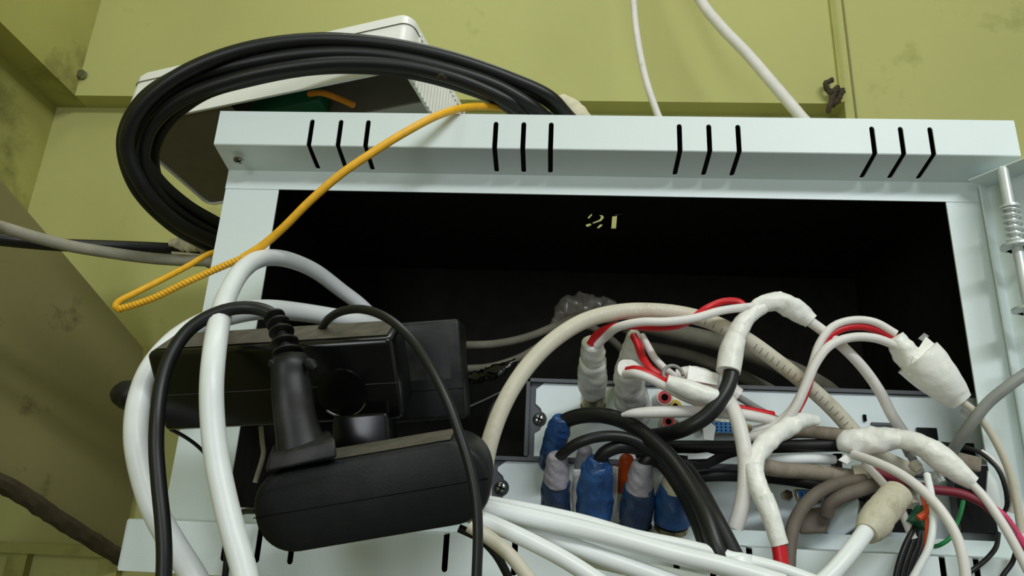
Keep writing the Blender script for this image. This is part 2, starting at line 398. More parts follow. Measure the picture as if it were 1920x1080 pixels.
put('hinge_pin', lathe(hp(z3 - .10), hp(z3 - .02), [(0, .0036), (1, .0036)], 20), 'zinc', door)
put('hinge_collar', lathe(hp(z1 - .001), hp(z1 + .001), [(0, .0062), (1, .0062)], 20), 'zinc', door)
for z in (z2, z3):
    q = hp(z); put('hinge_bracket', lathe(q - [0, 0, .0009], q + [0, 0, .0009], [(0, .0105), (1, .0105)], 28), 'zinc', door)
    put('hinge_bracket', pbox(q - [0, 0, .0009] - dd * .008, dd * .016, np.array([0, 0, .0018]), -dn * .0105), 'zinc', door, smooth=False)
hs = []
for i in range(161):
    a = i / 160 * 2 * math.pi * 6.5; hs.append(hp(z1 + (z2 - z1) * i / 160) + np.array([math.cos(a), math.sin(a), 0]) * .0054)
put('hinge_spring', sweep(hs, .0008, 8), 'zinc', door)
sc = put('pull_tab', hull and lathe(P(1812, 775, -.004), P(1812, 775, -.010), [(0, .004), (1, .004)], 12), 'screw_metal', cab); sc.name = 'frame_screw'

# ---------------------------------------------------------------- white junction box on the roof
D_ = unit(C2W @ unit(np.array([1497 - 960, 540 - 1337, -F])))
A = P(218, 238, .058)
rB = ray(757, 128); tB = (A - CAM).dot(D_) / rB.dot(D_); B = CAM + rB * tB
Uw = B - A; Hh = np.cross(D_, unit(Uw));
if Hh[2] < 0: Hh = -Hh
HT = .066
jb = thing('junction_box', 'white plastic fibre junction box lying tilted on the cabinet roof, open underneath', 'box', A)
def rrect(A, U, V_, r, n=6):
    u, v = unit(U), unit(V_); L, H = np.linalg.norm(U), np.linalg.norm(V_); out = []
    for cx, cy, a0 in ((L - r, H - r, 0), (r, H - r, 90), (r, r, 180), (L - r, r, 270)):
        for k in range(n + 1):
            a = math.radians(a0 + 90 * k / n); out.append(A + u * (cx + r * math.cos(a)) + v * (cy + r * math.sin(a)))
    return out
DP = .135
def shell(A, U, D, H, r, th, m1, name, parent):
    """open-bottomed rounded box: footprint U x D, height H"""
    o1 = rrect(A, U, D, r); u, d = unit(U), unit(D)
    i1 = rrect(A + u * th + d * th, U - u * 2 * th, D - d * 2 * th, max(r - th, .001)); n = len(o1); h = np.array(H); hh = unit(H)
    c = sum(o1) / n
    V = o1 + [p + h * .93 for p in o1] + [p + h + unit(c - p) * .004 for p in o1] + i1 + [p + h - hh * th for p in i1]
    Fc = []
    for i in range(n):
        j = (i + 1) % n
        Fc += [(i, j, j + n, i + n), (i + n, j + n, j + 2 * n, i + 2 * n), (i, j, j + 3 * n, i + 3 * n), (i + 3 * n, j + 3 * n, j + 4 * n, i + 4 * n)]
    Fc += [tuple(range(2 * n, 3 * n)), tuple(range(4 * n, 5 * n))]
    return put(name, (V, Fc), m1, parent, ang=35)
uw, hh = unit(Uw), unit(Hh)
body = shell(A, Uw, D_ * DP, hh * HT, .010, .0022, 'box_white', 'box_body', jb)
# lid joint line and clip
lid = [p + hh * HT * .80 for p in rrect(A - uw * .0004 - D_ * .0004, Uw + uw * .0008, D_ * (DP + .0008), .0104)]
put('lid_seam', sweep(np.array(lid + lid[:1]), .0005, 6), 'box_inner', jb)
# closed left part of the underside, inner tray, ribs on the right end
put('bottom_plate', pbox(A + uw * .004 + D_ * .004 + hh * .0015, uw * .118, D_ * (DP - .008), hh * .002), 'box_inner', jb, smooth=False)
put('inner_wall', pbox(A + uw * .030 + D_ * .05 + hh * .010, Uw - uw * .036, D_ * .002, hh * (HT - .013)), 'box_inner', jb, smooth=False)
put('splice_tray', pbox(A + uw * .120 + D_ * .030 + hh * .014, uw * .075, D_ * .018, hh * .018), 'tray_green', jb, bev=.002)
put('fibre_pigtail', sweep(spline(np.array([A + uw * .185 + D_ * .028 + hh * .022, A + uw * .200 + D_ * .026 + hh * .018, A + uw * .215 + D_ * .03 + hh * .012, A + uw * .23 + D_ * .034 + hh * .004]), .002), .0028, 10), 'fibre_orange', jb)
cl = A + Uw - uw * .026 + D_ * .005 + hh * .006
put('clip', sweep(spline(np.array([cl, cl + uw * .006 + hh * .003, cl + uw * .013 + hh * .001]), .001), .0021, 10), 'box_white', jb)
for k in range(15):
    q = A + Uw + D_ * (.018 + .006 * k)
    put('vent_rib', pbox(q - uw * .0012, uw * .0022, D_ * .0028, hh * HT * .86), 'box_white', jb, smooth=False)

# ---------------------------------------------------------------- coil of thick black cable
coil = thing('cable_coil', 'coil of thick glossy black cable looped over the white junction box', 'cable coil', P(300, 400, .06))
def loop(off, wd, seed):
    # visible left/top arc, then hidden return over the roof and behind the cabinet
    base = off
    pts = [(*q, wd) for q in base]
    return pts
turns = [
    [(405, 455, .075), (330, 415, .03), (268, 350, -.01), (238, 270, -.035), (262, 205, -.05), (330, 145, -.058), (440, 98, -.058), (570, 76, -.052), (700, 80, -.045), (830, 105, -.035), (950, 145, -.022), (1030, 182, -.010), (1062, 215, .004), (1078, 250, .02)],
    [(410, 420, .085), (350, 385, .045), (290, 330, .005), (255, 265, -.022), (285, 205, -.038), (360, 150, -.046), (470, 118, -.050), (600, 100, -.046), (720, 104, -.040), (840, 130, -.032), (940, 165, -.022), (1010, 210, -.008), (1040, 245, .01)],
    [(412, 440, .095), (345, 405, .050), (292, 355, .012), (268, 300, -.012), (282, 240, -.030), (335, 190, -.042), (430, 152, -.048), (540, 128, -.048), (650, 118, -.044), (780, 128, -.036), (890, 160, -.026), (975, 205, -.010), (1010, 245, .01)],
    [(408, 470, .090), (320, 420, .04), (252, 345, .0), (232, 262, -.020), (268, 188, -.038), (350, 135, -.044), (480, 92, -.044), (600, 74, -.040), (730, 86, -.034), (860, 118, -.026), (970, 160, -.014), (1038, 196, .0), (1062, 235, .016)],
    [(412, 430, .105), (345, 390, .070), (300, 350, .035), (287, 295, .010), (310, 235, -.012), (375, 180, -.026), (470, 150, -.032), (600, 128, -.032), (740, 132, -.024), (860, 160, -.014), (950, 198, -.002), (1000, 240, .012)]]
for i, tn in enumerate(turns):
    end = P(*tn[-1]); st = P(*tn[0])
    k = i * .010
    pts = [(*q, 30) for q in tn[:-1]]
    e = P(*tn[-2])
    pts += [('w', e[0] + .03 - k * .4, .05 + k * .3, ZC + .014 + k * .5, .0055), ('w', e[0] + .02 - k, .13 + k, ZC + .011 + k * .5, .0055), ('w', e[0] - .04 - k, .22 + k * .6, ZC + .011 + k * .6, .0055), ('w', e[0] - .13, .285 - k * .2, ZC + .012 + k * .5, .0055),
            ('w', -.18, .318 + k * .2, ZC - .005, .0055), ('w', -.262 - k * .3, .318 + k * .2, 1.87 + k, .0055), ('w', -.292 - k * .4, .28, 1.81 + k * .5, .0055), ('w', -.296 - k * .4, .20, 1.79 + k * .6, .0055)]
    C, R = path([p for p in pts], None, .004)
    Cc = np.vstack([C, [C[0]]]); 
    # close smoothly
    cl_ = spline(np.array([C[-6], C[-1], (C[-1] + C[0]) / 2, C[0], C[5]]), .004)
    R[:] = .0057 if i != 4 else .0052
    put('cable_turn', sweep(np.vstack([C[:-1], cl_[(np.linalg.norm(cl_ - C[-1], axis=1).argmin()):(np.linalg.norm(cl_ - C[0], axis=1).argmin())]]), np.mean(R), 16, loop=True), 'rubber_black', coil)
tw = put('tape_wrap', sweep(*path([(1030, 200, .014, 24), (1052, 202, .016, 44), (1078, 214, .018, 40), (1098, 226, .02, 28), (1106, 236, .02, 12)], None, .001), 24, lump=.10, ridges=.3), 'tape_cream', coil, ang=60)
tie = put('cable_tie', sweep(spline(np.array([P(818, 152, -.045), P(826, 140, -.05), P(836, 148, -.045)]), .001), .0011, 8, lump=.2), 'grime', coil)

# cables along the left side
cable('power_cable', [(-400, 410, -.06), (-200, 428, -.02), (-40, 444, .02), (30, 452, .04), (110, 459, .06), (200, 462, .08), (300, 466, .10), (345, 470, .11), ('w', -.30, .14, 1.84), ('w', -.31, .2, 1.83)], 25, 'rubber_black', 'black cable crossing the left wall just below the grey cable')
fr = thing('tape_fray', 'frayed cream tape wound where the black cable meets the coil, left of cabinet', 'tape', P(370, 455, .10))
tape('tape_wrap', [(318, 456, .095, 14), (345, 458, .098, 22), (375, 462, .10, 24), (398, 468, .105, 18)], 'tape_cream', fr, lump=.3, seed=3)
put('tape_strand', sweep(spline(np.array([P(322, 474, .095), P(350, 476, .097), P(392, 480, .10)]), .002), .0012, 8), 'tape_cream', fr)
cable('network_cable', [(-400, 330, -.10), (-200, 375, -.06), (-40, 414, -.02), (10, 428, .0), (60, 443, .012), (130, 461, .03), (200, 473, .045), (280, 484, .06), (345, 489, .07), (400, 494, .08), ('w', -.30, .14, 1.815)], 23, 'cable_dim', 'thick grey beige cable crossing the left wall in front of the olive board')

# yellow fibre patch cord: single part, then twisted double part
yf = thing('fibre_patch_cord', 'yellow fibre cord drooping across the cabinet front to a doubled loop', 'cable', P(600, 360, -.06))
Yp = [(1010, 222, .03), (960, 205, .012), (915, 200, -.012), (870, 202, -.032), (820, 217, -.050), (760, 248, -.060), (700, 285, -.064), (640, 326, -.066), (580, 378, -.062), (530, 428, -.056), (490, 462, -.050), (455, 484, -.048)]
cable('cord', Yp, 15, 'fibre_yellow', parent=yf)
C, R = path([(455, 484, -.048), (400, 507, -.046), (340, 534, -.046), (290, 558, -.044), (250, 572, -.042), (222, 580, -.040)], 15, .0006)
T, N, Bb = frames(C); L = np.concatenate([[0], np.cumsum(np.linalg.norm(np.diff(C, axis=0), axis=1))])
for ph in (0, math.pi):
    Q = [C[i] + (N[i] * math.cos(L[i] * 1150 + ph) + Bb[i] * math.sin(L[i] * 1150 + ph)) * .0009 for i in range(len(C))]
    put('twisted_strand', sweep(Q, .0018, 10), 'fibre_yellow', yf)
cable('cord', [(226, 580, -.040), (217, 576, -.034), (222, 566, -.026), (250, 551, -.014), (300, 526, .0), (350, 500, .018), (398, 474, .036), ('w', -.292, .09, 1.853)], 12, 'fibre_yellow', parent=yf)

# thin white cables coming down the wall behind the roof
cable('network_cable', [('w', .05, .30, 3.0), ('w', .048, .24, 2.75), (1187, -10, .20), (1191, 40, .20), (1200, 100, .195), (1214, 160, .192), (1232, 212, .192), (1245, 250, .192), ('w', .087, .215, ZC + .045), ('w', .088, .25, ZC + .012), ('w', .09, .29, ZC + .010)], 13, 'cable_offwhite', 'thin white cable hanging down the green wall, the left and nearly upright one')
cable('network_cable', [('w', .02, .34, 3.0), ('w', .06, .30, 2.72), (1310, -5, .26), (1350, 48, .255), (1400, 100, .25), (1450, 158, .24), (1500, 217, .235), (1542, 272, .23), ('w', .265, .235, ZC + .035), ('w', .268, .255, ZC + .013), ('w', .268, .29, ZC + .012)], 21, 'cable_offwhite', 'thicker white cable slanting down the green wall to the rail, right one')
# ---------------------------------------------------------------- recorders on the cabinet floor
def recorder(label, x0, x1, z0, z1, y0, y1, name='video_recorder'):
    t = thing(name, label, 'video recorder', ((x0 + x1) / 2, (y0 + y1) / 2, z0))
    r = .0028
    c = join(box(x0, x1, y0, y1, z1 - r, z1), box(x0, x1, y0, y1, z0, z0 + .0012), box(x0, x0 + r, y0, y1, z0, z1), box(x1 - r, x1, y0, y1, z0, z1), box(x0, x1, y1 - .002, y1, z0, z1))
    put('casing', c, 'casing_dark', t, smooth=False)
    # rear panel with scalloped notches at its left edge
    n = np.array
    zc = (z0 + z1) / 2 - (z1 - z0) * .08 + .004; pts = [(x0 + .0135, z1 - .0032), (x1 - r, z1 - .0032), (x1 - r, z0 + .001), (x0 + .0075, z0 + .001), (x0 + .0075, zc - .011), (x0 + .0115, zc - .0085)]
    for a in range(-70, 71, 20): pts.append((x0 + .0115 + .006 * math.cos(math.radians(a)) - .001, zc + .0062 * math.sin(math.radians(a)) ))
    pts += [(x0 + .0115, zc + .0085), (x0 + .0075, zc + .012), (x0 + .0075, z1 - .008)]
    pn = put('rear_panel', prism([(x, y0 + .003, z) for x, z in pts], (0, .0012, 0)), 'panel_silver', t, smooth=False)
    put('casing_fold', box(x0 + .002, x0 + .020, y0 + .0045, y0 + .0055, z0 + .001, z1 - .002), 'casing_dark', t, smooth=False)
    screw('casing_screw', (x0 + .0105, y0 + .0045, zc), (0, -1, 0), .0048, 'screw_metal', t, .003)
    return t, y0 + .003
up, yu = recorder('upper silver backed recorder with two white taped plugs at its left', -.0245, .3290, 1.6765, 1.7375, .040, .26)
lw, yl = recorder('lower silver backed recorder standing on the cabinet floor behind the blue plugs', -.0500, .3150, ZA, 1.6745, .022, .26)
def onp(px, py, y): return P(px, py, y)
def rca(px, py, y, c, parent, r=.0062, ln=.010, ring='rca_red'):
    q = P(px, py, y); o = put('audio_socket', lathe(q, q + [0, -ln, 0], [(0, r), (.5, r), (.55, r * .8), (1, r * .8)]), c, parent)
    put('socket_ring', lathe(q + [0, -ln, 0], q + [0, -ln - .0004, 0], [(0, r * .66), (1, r * .66)]), ring, o)
    put('socket_hole', lathe(q + [0, -ln - .0002, 0], q + [0, -ln - .0008, 0], [(0, r * .34), (1, r * .34)]), 'black_hole', o); return o
rca(1243, 750, yu, 'cable_offwhite', up, .0076)
rca(1250, 795, yu, 'tape_dirty', up, .0066)
rca(1264, 764, yu, 'rca_yellow', up, .0058, .006, 'rca_yellow')
rca(1262, 800, yu, 'panel_silver', up, .0066, .005, 'nickel')
rca(1318, 985, yl, 'sleeve_maroon', lw, .0065, .012)
rca(1190, 925, yl, 'rca_yellow', lw, .006, .006, 'rca_yellow')
def dsub(x0, y0, x1, y1, yy, parent):
    a = P(x0, y0, yy); b = P(x1, y1, yy); z0, z1 = min(a[2], b[2]), max(a[2], b[2]); s = .0035
    o = put('display_socket', prism([(a[0], yy, z1), (b[0], yy, z1), (b[0] - s * .5, yy, z0), (a[0] + s * .5, yy, z0)], (0, -.006, 0)), 'nickel', parent, bev=.0006)
    put('socket_face', prism([(a[0] + .001, yy - .006, z1 - .001), (b[0] - .001, yy - .006, z1 - .001), (b[0] - s * .5 - .001, yy - .006, z0 + .001), (a[0] + s * .5 + .001, yy - .006, z0 + .001)], (0, -.0008, 0)), 'vga_blue', o, smooth=False)
    for k in range(15):
        xx = a[0] + .004 + (b[0] - a[0] - .008) * (k % 5) / 4 + (k // 5 % 2) * .0008; zz = z1 - .0025 - (z1 - z0 - .005) * (k // 5) / 2
        if k % 3 == 0: pass
    hv = []
    for k in range(15):
        xx = a[0] + .004 + (b[0] - a[0] - .008) * (k % 5) / 4; zz = z1 - .0028 - (z1 - z0 - .0055) * (k // 5) / 2
        hv.append(box(xx - .0005, xx + .0005, yy - .0072, yy - .0067, zz - .0005, zz + .0005))
    put('pin_holes', join(*hv), 'black_hole', o, smooth=False)
    for xx in (a[0] - .0055, b[0] + .0055):
        q = np.array([xx, yy, (z0 + z1) / 2]); put('jack_screw', lathe(q, q + [0, -.007, 0], [(0, .0036), (.98, .0036), (1, .0022)], 6), 'nickel', o)
dsub(1330, 790, 1385, 818, yu, up)
dsub(1486, 918, 1540, 944, yl, lw)
def port(name, x0, y0, x1, y1, yy, m, parent, d=.004, bev=.0006):
    a = P(x0, y0, yy); b = P(x1, y1, yy)
    return put(name, box(min(a[0], b[0]), max(a[0], b[0]), yy - d, yy, min(a[2], b[2]), max(a[2], b[2])), m, parent, smooth=False, bev=bev)
port('network_socket', 1716, 802, 1760, 850, yu, 'plastic_black', up, .003)
port('display_port', 1632, 792, 1690, 801, yu, 'casing_dark', up, .002)
port('power_socket', 1770, 830, 1830, 880, yu, 'dusty_black', up, .003)
port('terminal_block', 1770, 872, 1885, 1003, .012, 'plastic_black', lw, .012, .001)
port('socket_block', 1606, 892, 1705, 1000, .010, 'plastic_black', lw, .010, .001)
put('panel_notch', box(P(1620, 780, yu)[0] - .001, P(1620, 780, yu)[0] + .001, yu - .002, yu, P(1620, 790, yu)[2], P(1620, 778, yu)[2]), 'black_hole', up, smooth=False)
for k, (x, y) in enumerate([(1040, 968), (1112, 978), (1190, 980), (1262, 985)]):
    q = P(x, y - 14, yl); e = P(x, y - 18, -.006)
    put('coaxial_socket', lathe(q, [q[0], -.004, q[2]], [(0, .0085), (.12, .0085), (.14, .0058), (1, .0058)]), 'nickel', lw)

# ---------------------------------------------------------------- coaxial plugs
def plug(label, base, topp, parts, collar, group=None, seed=0, lump=.07):
    """taped plug from base to top; parts = [(t0, t1, w0 px, w1 px, material)]"""
    A, B = P(*base), P(*topp)
    t = thing('coaxial_plug', label, 'plug', A, group)
    ra = lambda w_: rad(w_, (A + B) / 2)
    if collar:
        put('metal_collar', lathe(A, A + (B - A) * .30, [(0, ra(collar) * .8), (.08, ra(collar)), (.35, ra(collar)), (.4, ra(collar) * .85), (.6, ra(collar) * .85), (.64, ra(collar) * .97), (1, ra(collar) * .9)], 28), 'nickel', t)
    for k, (t0, t1, w0, w1, w2, m) in enumerate(parts):
        n = 40; ts = np.linspace(0, 1, n)
        R = np.interp(ts, [0, .06, .5, .94, 1], [ra(w0) * .86, ra(w0), ra(w1), ra(w2), ra(w2) * .8])
        C = [A + (B - A) * (t0 + (t1 - t0) * q) for q in ts]
        put('tape_wrap', sweep(C, R, 32, lump=lump, ridges=.5, seed=seed + k * 3), m, t, ang=60)
    return t
plug('white taped coaxial plug at the far left of the upper recorder, metal collar showing', (1112, 772, yu), (1111, 640, -.045), [(.30, .78, 46, 54, 48, 'tape_white'), (.72, 1.0, 40, 42, 34, 'tape_white')], 50, seed=1)
plug('tapering white taped plug with a red wire, second from the left on the upper recorder', (1178, 735, yu), (1190, 626, -.035), [(.1, .7, 52, 56, 42, 'tape_white'), (.6, 1.0, 44, 36, 24, 'tape_white')], 46, seed=5)
plug('short bulky white taped plug in front of the tapering one', (1190, 785, yu - .005), (1178, 692, -.055), [(.05, 1.0, 60, 58, 44, 'tape_white')], 0, seed=9, lump=.10)
plug('bright blue taped plug tilted back behind the lilac topped plug', (1030, 880, .012), (1052, 782, -.02), [(.05, .80, 42, 48, 40, 'tape_blue'), (.7, 1.0, 42, 38, 26, 'tape_blue')], 0, seed=2)
plug('leftmost front plug, navy tape below and lilac tape above', (1040, 972, -.010), (1046, 852, -.040), [(.12, .62, 52, 55, 50, 'tape_navy'), (.55, 1.0, 50, 42, 34, 'tape_lilac')], 56, seed=3)
plug('blue taped plug right of the lilac and navy one', (1110, 988, -.012), (1122, 858, -.042), [(.12, .92, 64, 64, 54, 'tape_blue'), (.8, 1.0, 52, 46, 36, 'tape_blue')], 66, seed=4)
plug('dark navy taped plug with grey top between two bluer plugs', (1190, 994, -.012), (1205, 866, -.042), [(.12, .66, 60, 62, 52, 'tape_navy'), (.58, 1.0, 50, 44, 34, 'tape_lilac')], 62, seed=6)
plug('blue taped plug nearest the thick black cables, dusty brown at its top', (1258, 994, -.012), (1268, 880, -.036), [(.12, .75, 64, 62, 54, 'tape_blue'), (.66, 1.0, 52, 46, 34, 'tape_dirty')], 64, seed=7)
plug('orange capped plug peeking out behind the blue ones', (1168, 915, .012), (1176, 858, -.012), [(.0, 1.0, 34, 36, 26, 'orange_cap')], 0, seed=8, lump=.02)
plug('small pale grey plug half hidden between the two leftmost front plugs', (1092, 900, .012), (1098, 838, -.006), [(.0, 1.0, 34, 32, 26, 'tape_lilac')], 0, seed=8, lump=.04)
for (x, y, l) in ((1080, 905, 'white tie stub standing beside the navy and lilac plug'), (1148, 900, 'white tie stub beside the orange capped plug')):
    a, b = P(x, y + 65, -.004), P(x + 3, y - 25, -.02); o = put('tie_stub', pbox(a - [.003, 0, 0], np.array([.006, 0, 0]), b - a, np.array([0, .0012, 0])), 'tape_white', smooth=False, bev=.0004); tag(o, l, 'cable tie')

# ---------------------------------------------------------------- black coaxial cables leaving the blue plugs
KB = 'rubber_black'
cable('coaxial_cable', [(1047, 796, -.014), (1075, 783, -.020), (1120, 778, -.030), (1165, 788, -.038), (1205, 812, -.048), (1250, 852, -.062), (1290, 905, -.078), (1322, 965, -.090), (1345, 1030, -.096), (1356, 1052, -.096)], 32, KB, 'thick black coaxial cable arching from the blue plug tilted back, topmost of the arches')
cable('coaxial_cable', [(1046, 862, -.038), (1058, 848, -.046), (1085, 830, -.052), (1130, 818, -.054), (1180, 822, -.052), (1230, 850, -.050), (1270, 890, -.060), (1300, 945, -.072), (1322, 1010, -.082), (1330, 1050, -.082)], 21, KB, 'thinner black cable arching from the lilac and navy plug')
cable('coaxial_cable', [(1124, 864, -.042), (1132, 850, -.046), (1160, 838, -.048), (1200, 842, -.044), (1240, 868, -.040), (1275, 915, -.045), (1305, 975, -.055), (1330, 1045, -.06)], 26, KB, 'black cable bending out of the blue plug right of the lilac one')
cable('coaxial_cable', [(1206, 872, -.040), (1216, 860, -.042), (1238, 862, -.040), (1262, 885, -.036), (1292, 930, -.044), (1330, 990, -.060), (1362, 1050, -.072)], 28, KB, 'black cable bending out of the dark navy plug, joining the thick pair')
cable('coaxial_cable', [(1268, 884, -.034), (1282, 878, -.040), (1305, 905, -.066), (1335, 960, -.088), (1362, 1010, -.094), (1382, 1050, -.096)], 30, 'rubber_dark', 'black cable rightmost of the bunch running down into the white sleeve')
for (x, y, lb) in ((1356, 1066, 'white end sleeve on the thick black cables at the bottom rail'), ):
    o = put('end_sleeve', lathe(P(x + 22, y - 24, -.098), P(x + 34, y + 40, -.098), [(0, .0085), (.05, .0092), (1, .0092)], 24), 'cable_white'); tag(o, lb, 'cable sleeve')
cable('coaxial_cable', [(1200, 842, .010), (1260, 838, -.004), (1330, 838, -.010), (1420, 838, -.012), (1500, 836, -.014), (1585, 834, -.016)], 24, 'rubber_dark', 'straight black cable running level to the lumpy white tape joint')
cable('coaxial_cable', [(1255, 905, .012), (1320, 893, .002), (1400, 893, .004), (1480, 900, .004), (1560, 915, .004), (1640, 935, .004)], 22, 'rubber_dark', 'black cable low on the lower recorder, under the dusty beige cable')
cable('coaxial_cable', [(1200, 850, .0), (1250, 862, -.016), (1310, 868, -.012), (1370, 845, -.004), (1420, 838, .004)], 26, 'rubber_dark', 'short black cable sagging behind the white upright cable')

# ---------------------------------------------------------------- large printed beige cable
bg = thing('network_cable', 'thick cream cable arching high over the recorders, printed with dark ticks', 'cable', P(1200, 600, -.06))
BG = [(906, 965, -.085), (906, 900, -.085), (918, 830, -.084), (946, 755, -.082), (985, 692, -.078), (1035, 640, -.072), (1095, 602, -.066), (1160, 585, -.060), (1225, 583, -.055), (1290, 591, -.050), (1345, 608, -.046), (1400, 637, -.042), (1460, 680, -.036), (1520, 728, -.030), (1565, 770, -.024), (1605, 815, -.016)]
C, R = path(BG, 31, .0015); put('cable_jacket', sweep(C, R, 20), 'cable_beige', bg)
T, N, Bb = frames(C)
def marks(C, R, i0, i1, stepn, jit, length, name, parent, m='print_grey', side=0.0):
    qs = []; rnd = random.Random(5)
    for i in range(i0, min(i1, len(C) - 2), stepn):
        c = C[i]; tt = unit(C[i + 1] - C[i]); view = unit(CAM - c); view = unit(view - tt * view.dot(tt)); sd = np.cross(tt, view); r = R[i] * 1.004
        a0 = side + rnd.uniform(-jit, jit); pts = []
        for q in np.linspace(-length / 2, length / 2, 7):
            a = a0 + q; pts.append((c + view * r * math.cos(a) + sd * r * math.sin(a) + tt * .0006 * q, ))
        ring_ = [p[0] for p in pts]; w_ = tt * .00028
        qs.append(([p - w_ for p in ring_] + [p + w_ for p in ring_], [(k, k + 1, k + 8, k + 7) for k in range(6)]))
    return put(name, join(*qs), m, parent, smooth=False)
def idx(px, py):
    q = [((W2C @ (c - CAM))) for c in C]; s = [abs(960 + F * v[0] / -v[2] - px) + abs(540 - F * v[1] / -v[2] - py) for v in q]; return int(np.argmin(s))
marks(C, R, idx(1415, 648), idx(1600, 810), 3, .05, .8, 'printed_ticks', bg, side=.1)
marks(C, R, idx(1320, 600), idx(1375, 624), 4, .5, .6, 'printed_ticks', bg, side=.2)
mk = marks(C, R, idx(1125, 592), idx(1290, 592), 2, .45, .3, 'embossed_lettering', bg, m='cable_offwhite', side=-.3)

# ---------------------------------------------------------------- cables inside the dark cabinet
cable('network_cable', [(680, 680, .06), (740, 660, .06), (800, 650, .06), (870, 648, .09), (930, 645, .10), (990, 632, .11), (1045, 610, .12), (1090, 590, .13), (1140, 600, .15), (1200, 640, .16), ('w', .12, .2, 1.752)], 16, 'cable_shaded', 'beige cable in the cabinet shadow, upper one right of the black adapters')
cable('network_cable', [(690, 720, .06), (740, 700, .06), (800, 690, .06), (860, 692, .08), (920, 688, .09), (980, 668, .10), (1040, 630, .11), (1090, 610, .12), (1150, 640, .14), ('w', .10, .2, 1.751)], 15, 'cable_shaded', 'beige cable in the cabinet shadow, lower one right of the black adapters')
cable('network_cable', [(1180, 600, .10), (1260, 622, .10), (1340, 640, .10), (1430, 672, .10), (1510, 706, .105), ('w', .245, .14, 1.752), ('w', .25, .2, 1.752)], 34, 'cable_shaded', 'dim wide cable inside the cabinet just behind the tick printed cream cable')
cable('network_cable', [(1200, 650, .12), (1280, 662, .12), (1360, 692, .12), ('w', .21, .16, 1.751), ('w', .22, .22, 1.751)], 24, 'cable_shaded', 'dim cable inside the cabinet under the wide dim one')
bgp = put('plastic_bag', sweep(*path([(1040, 615, .13, 20), (1060, 585, .13, 42), (1100, 572, .13, 44), (1140, 572, .13, 26), (1156, 570, .13, 8)], None, .0015), 24, lump=.28, seed=3, flat=.8), 'crumpled_film', ang=30); tag(bgp, 'crumpled clear plastic scrap on the dim cables inside the cabinet', 'plastic scrap')
bgp = put('plastic_bag', sweep(*path([(870, 712, .05, 10), (900, 706, .05, 26), (935, 694, .045, 24), (968, 676, .045, 10)], None, .0015), 20, lump=.30, seed=8, flat=.5), 'plastic_black', ang=30); tag(bgp, 'crumpled glossy black plastic right of the adapters', 'plastic scrap')
cable('thin_wire', [(972, 682, .03), (965, 705, .03), (940, 735, .03), (922, 765, .03), (912, 800, .03), (905, 840, .03)], 9, KB, 'thin black wire dropping behind the cream cable beside the adapters', 'wire')
cable('thin_wire', [(800, 790, .0), (850, 775, .01), (905, 752, .02), (940, 735, .026)], 8, KB, 'thin black wire rising behind the charcoal adapter', 'wire')

# ---------------------------------------------------------------- adapters on the left
def slab(name, fr, dep, m, parent, bev=.003):
    A, U, V_, N = fr; return put(name, pbox(A, U, V_, N * dep), m, parent, bev=bev)
ad = thing('power_adapter', 'glossy black rectangular power adapter, upper left of the adapter pile', 'power adapter', P(500, 810, -.10))
f1 = frame((272, 662, -.120), (733, 634, -.130), (276, 812, -.089)); A1, U1, V1, N1 = f1
slab('adapter_body', f1, .034, 'plastic_black', ad, .0036)
put('seam_line', pbox(A1 + V1 * .53 - N1 * .0002, U1, V1 * .006, N1 * .0004), 'casing_dark', ad, smooth=False)
put('dusty_top', pbox(A1 + U1 * .025 + N1 * .005 - unit(V1) * .0006, U1 * .95, V1 * .004, N1 * .026), 'dust', ad, smooth=False)
ro = A1 + U1 * .775 + V1 * .62 - N1 * .0001
put('round_recess', lathe(ro + N1 * .001, ro - N1 * .0012, [(0, .0155), (1, .0150)], 40), 'plastic_black', ad)
o = put('recess_glint', sweep([ro - N1 * .0012 + (unit(U1) * math.cos(a) + unit(V1) * math.sin(a)) * .0148 for a in np.linspace(.5, 2.4, 40)], .0007, 8), 'screw_metal', ad); o['label'] = 'bright curved glint modelled on the edge of the round recess'  # metal arc built in place of the specular highlight on the recess

ad2 = thing('power_adapter', 'bluish black adapter standing behind the glossy one', 'power adapter', P(780, 800, -.05))
f2 = frame((640, 612, -.062), (862, 596, -.062), (646, 800, -.050)); slab('adapter_body', f2, .04, 'dusty_black', ad2, .003)
A2, U2, V2_, N2 = f2
put('seam_line', pbox(A2 + V2_ * .70 - N2 * .0002, U2, V2_ * .006, N2 * .0004), 'black_hole', ad2, smooth=False)
put('label_recess', pbox(A2 + U2 * .46 + V2_ * .10 - N2 * .0003, U2 * .44, V2_ * .5, N2 * .0005), 'casing_dark', ad2, smooth=False).data.materials[0] = M['dusty_black']

ad3 = thing('power_adapter', 'large rounded charcoal adapter lowest and nearest in the pile', 'power adapter', P(680, 1000, -.15))
A3, U3, V3, N3 = frame((462, 893, -.148), (905, 818, -.150), (482, 1050, -.134))
def rounded_block(name, A, U, V_, N, dep, r, m, parent, edge=.003):
    rr = rrect(A, U, V_, r, 8); c = sum(rr) / len(rr); n = len(rr)
    def inset(p, d): return p + unit(c - p) * d
    layers = [[inset(p, edge) for p in rr], [inset(p, edge * .3) + N * edge * .3 for p in rr], [p + N * edge for p in rr], [p + N * (dep - edge) for p in rr], [inset(p, edge) + N * dep for p in rr]]
    V = [p for l in layers for p in l]; Fc = [(j * n + i, j * n + (i + 1) % n, (j + 1) * n + (i + 1) % n, (j + 1) * n + i) for j in range(4) for i in range(n)]
    return put(name, (V, Fc + [tuple(range(n)), tuple(range(4 * n, 5 * n))]), m, parent, ang=50)
rounded_block('adapter_body', A3, U3, V3, N3, .045, .020, 'plastic_charcoal', ad3, .0035)
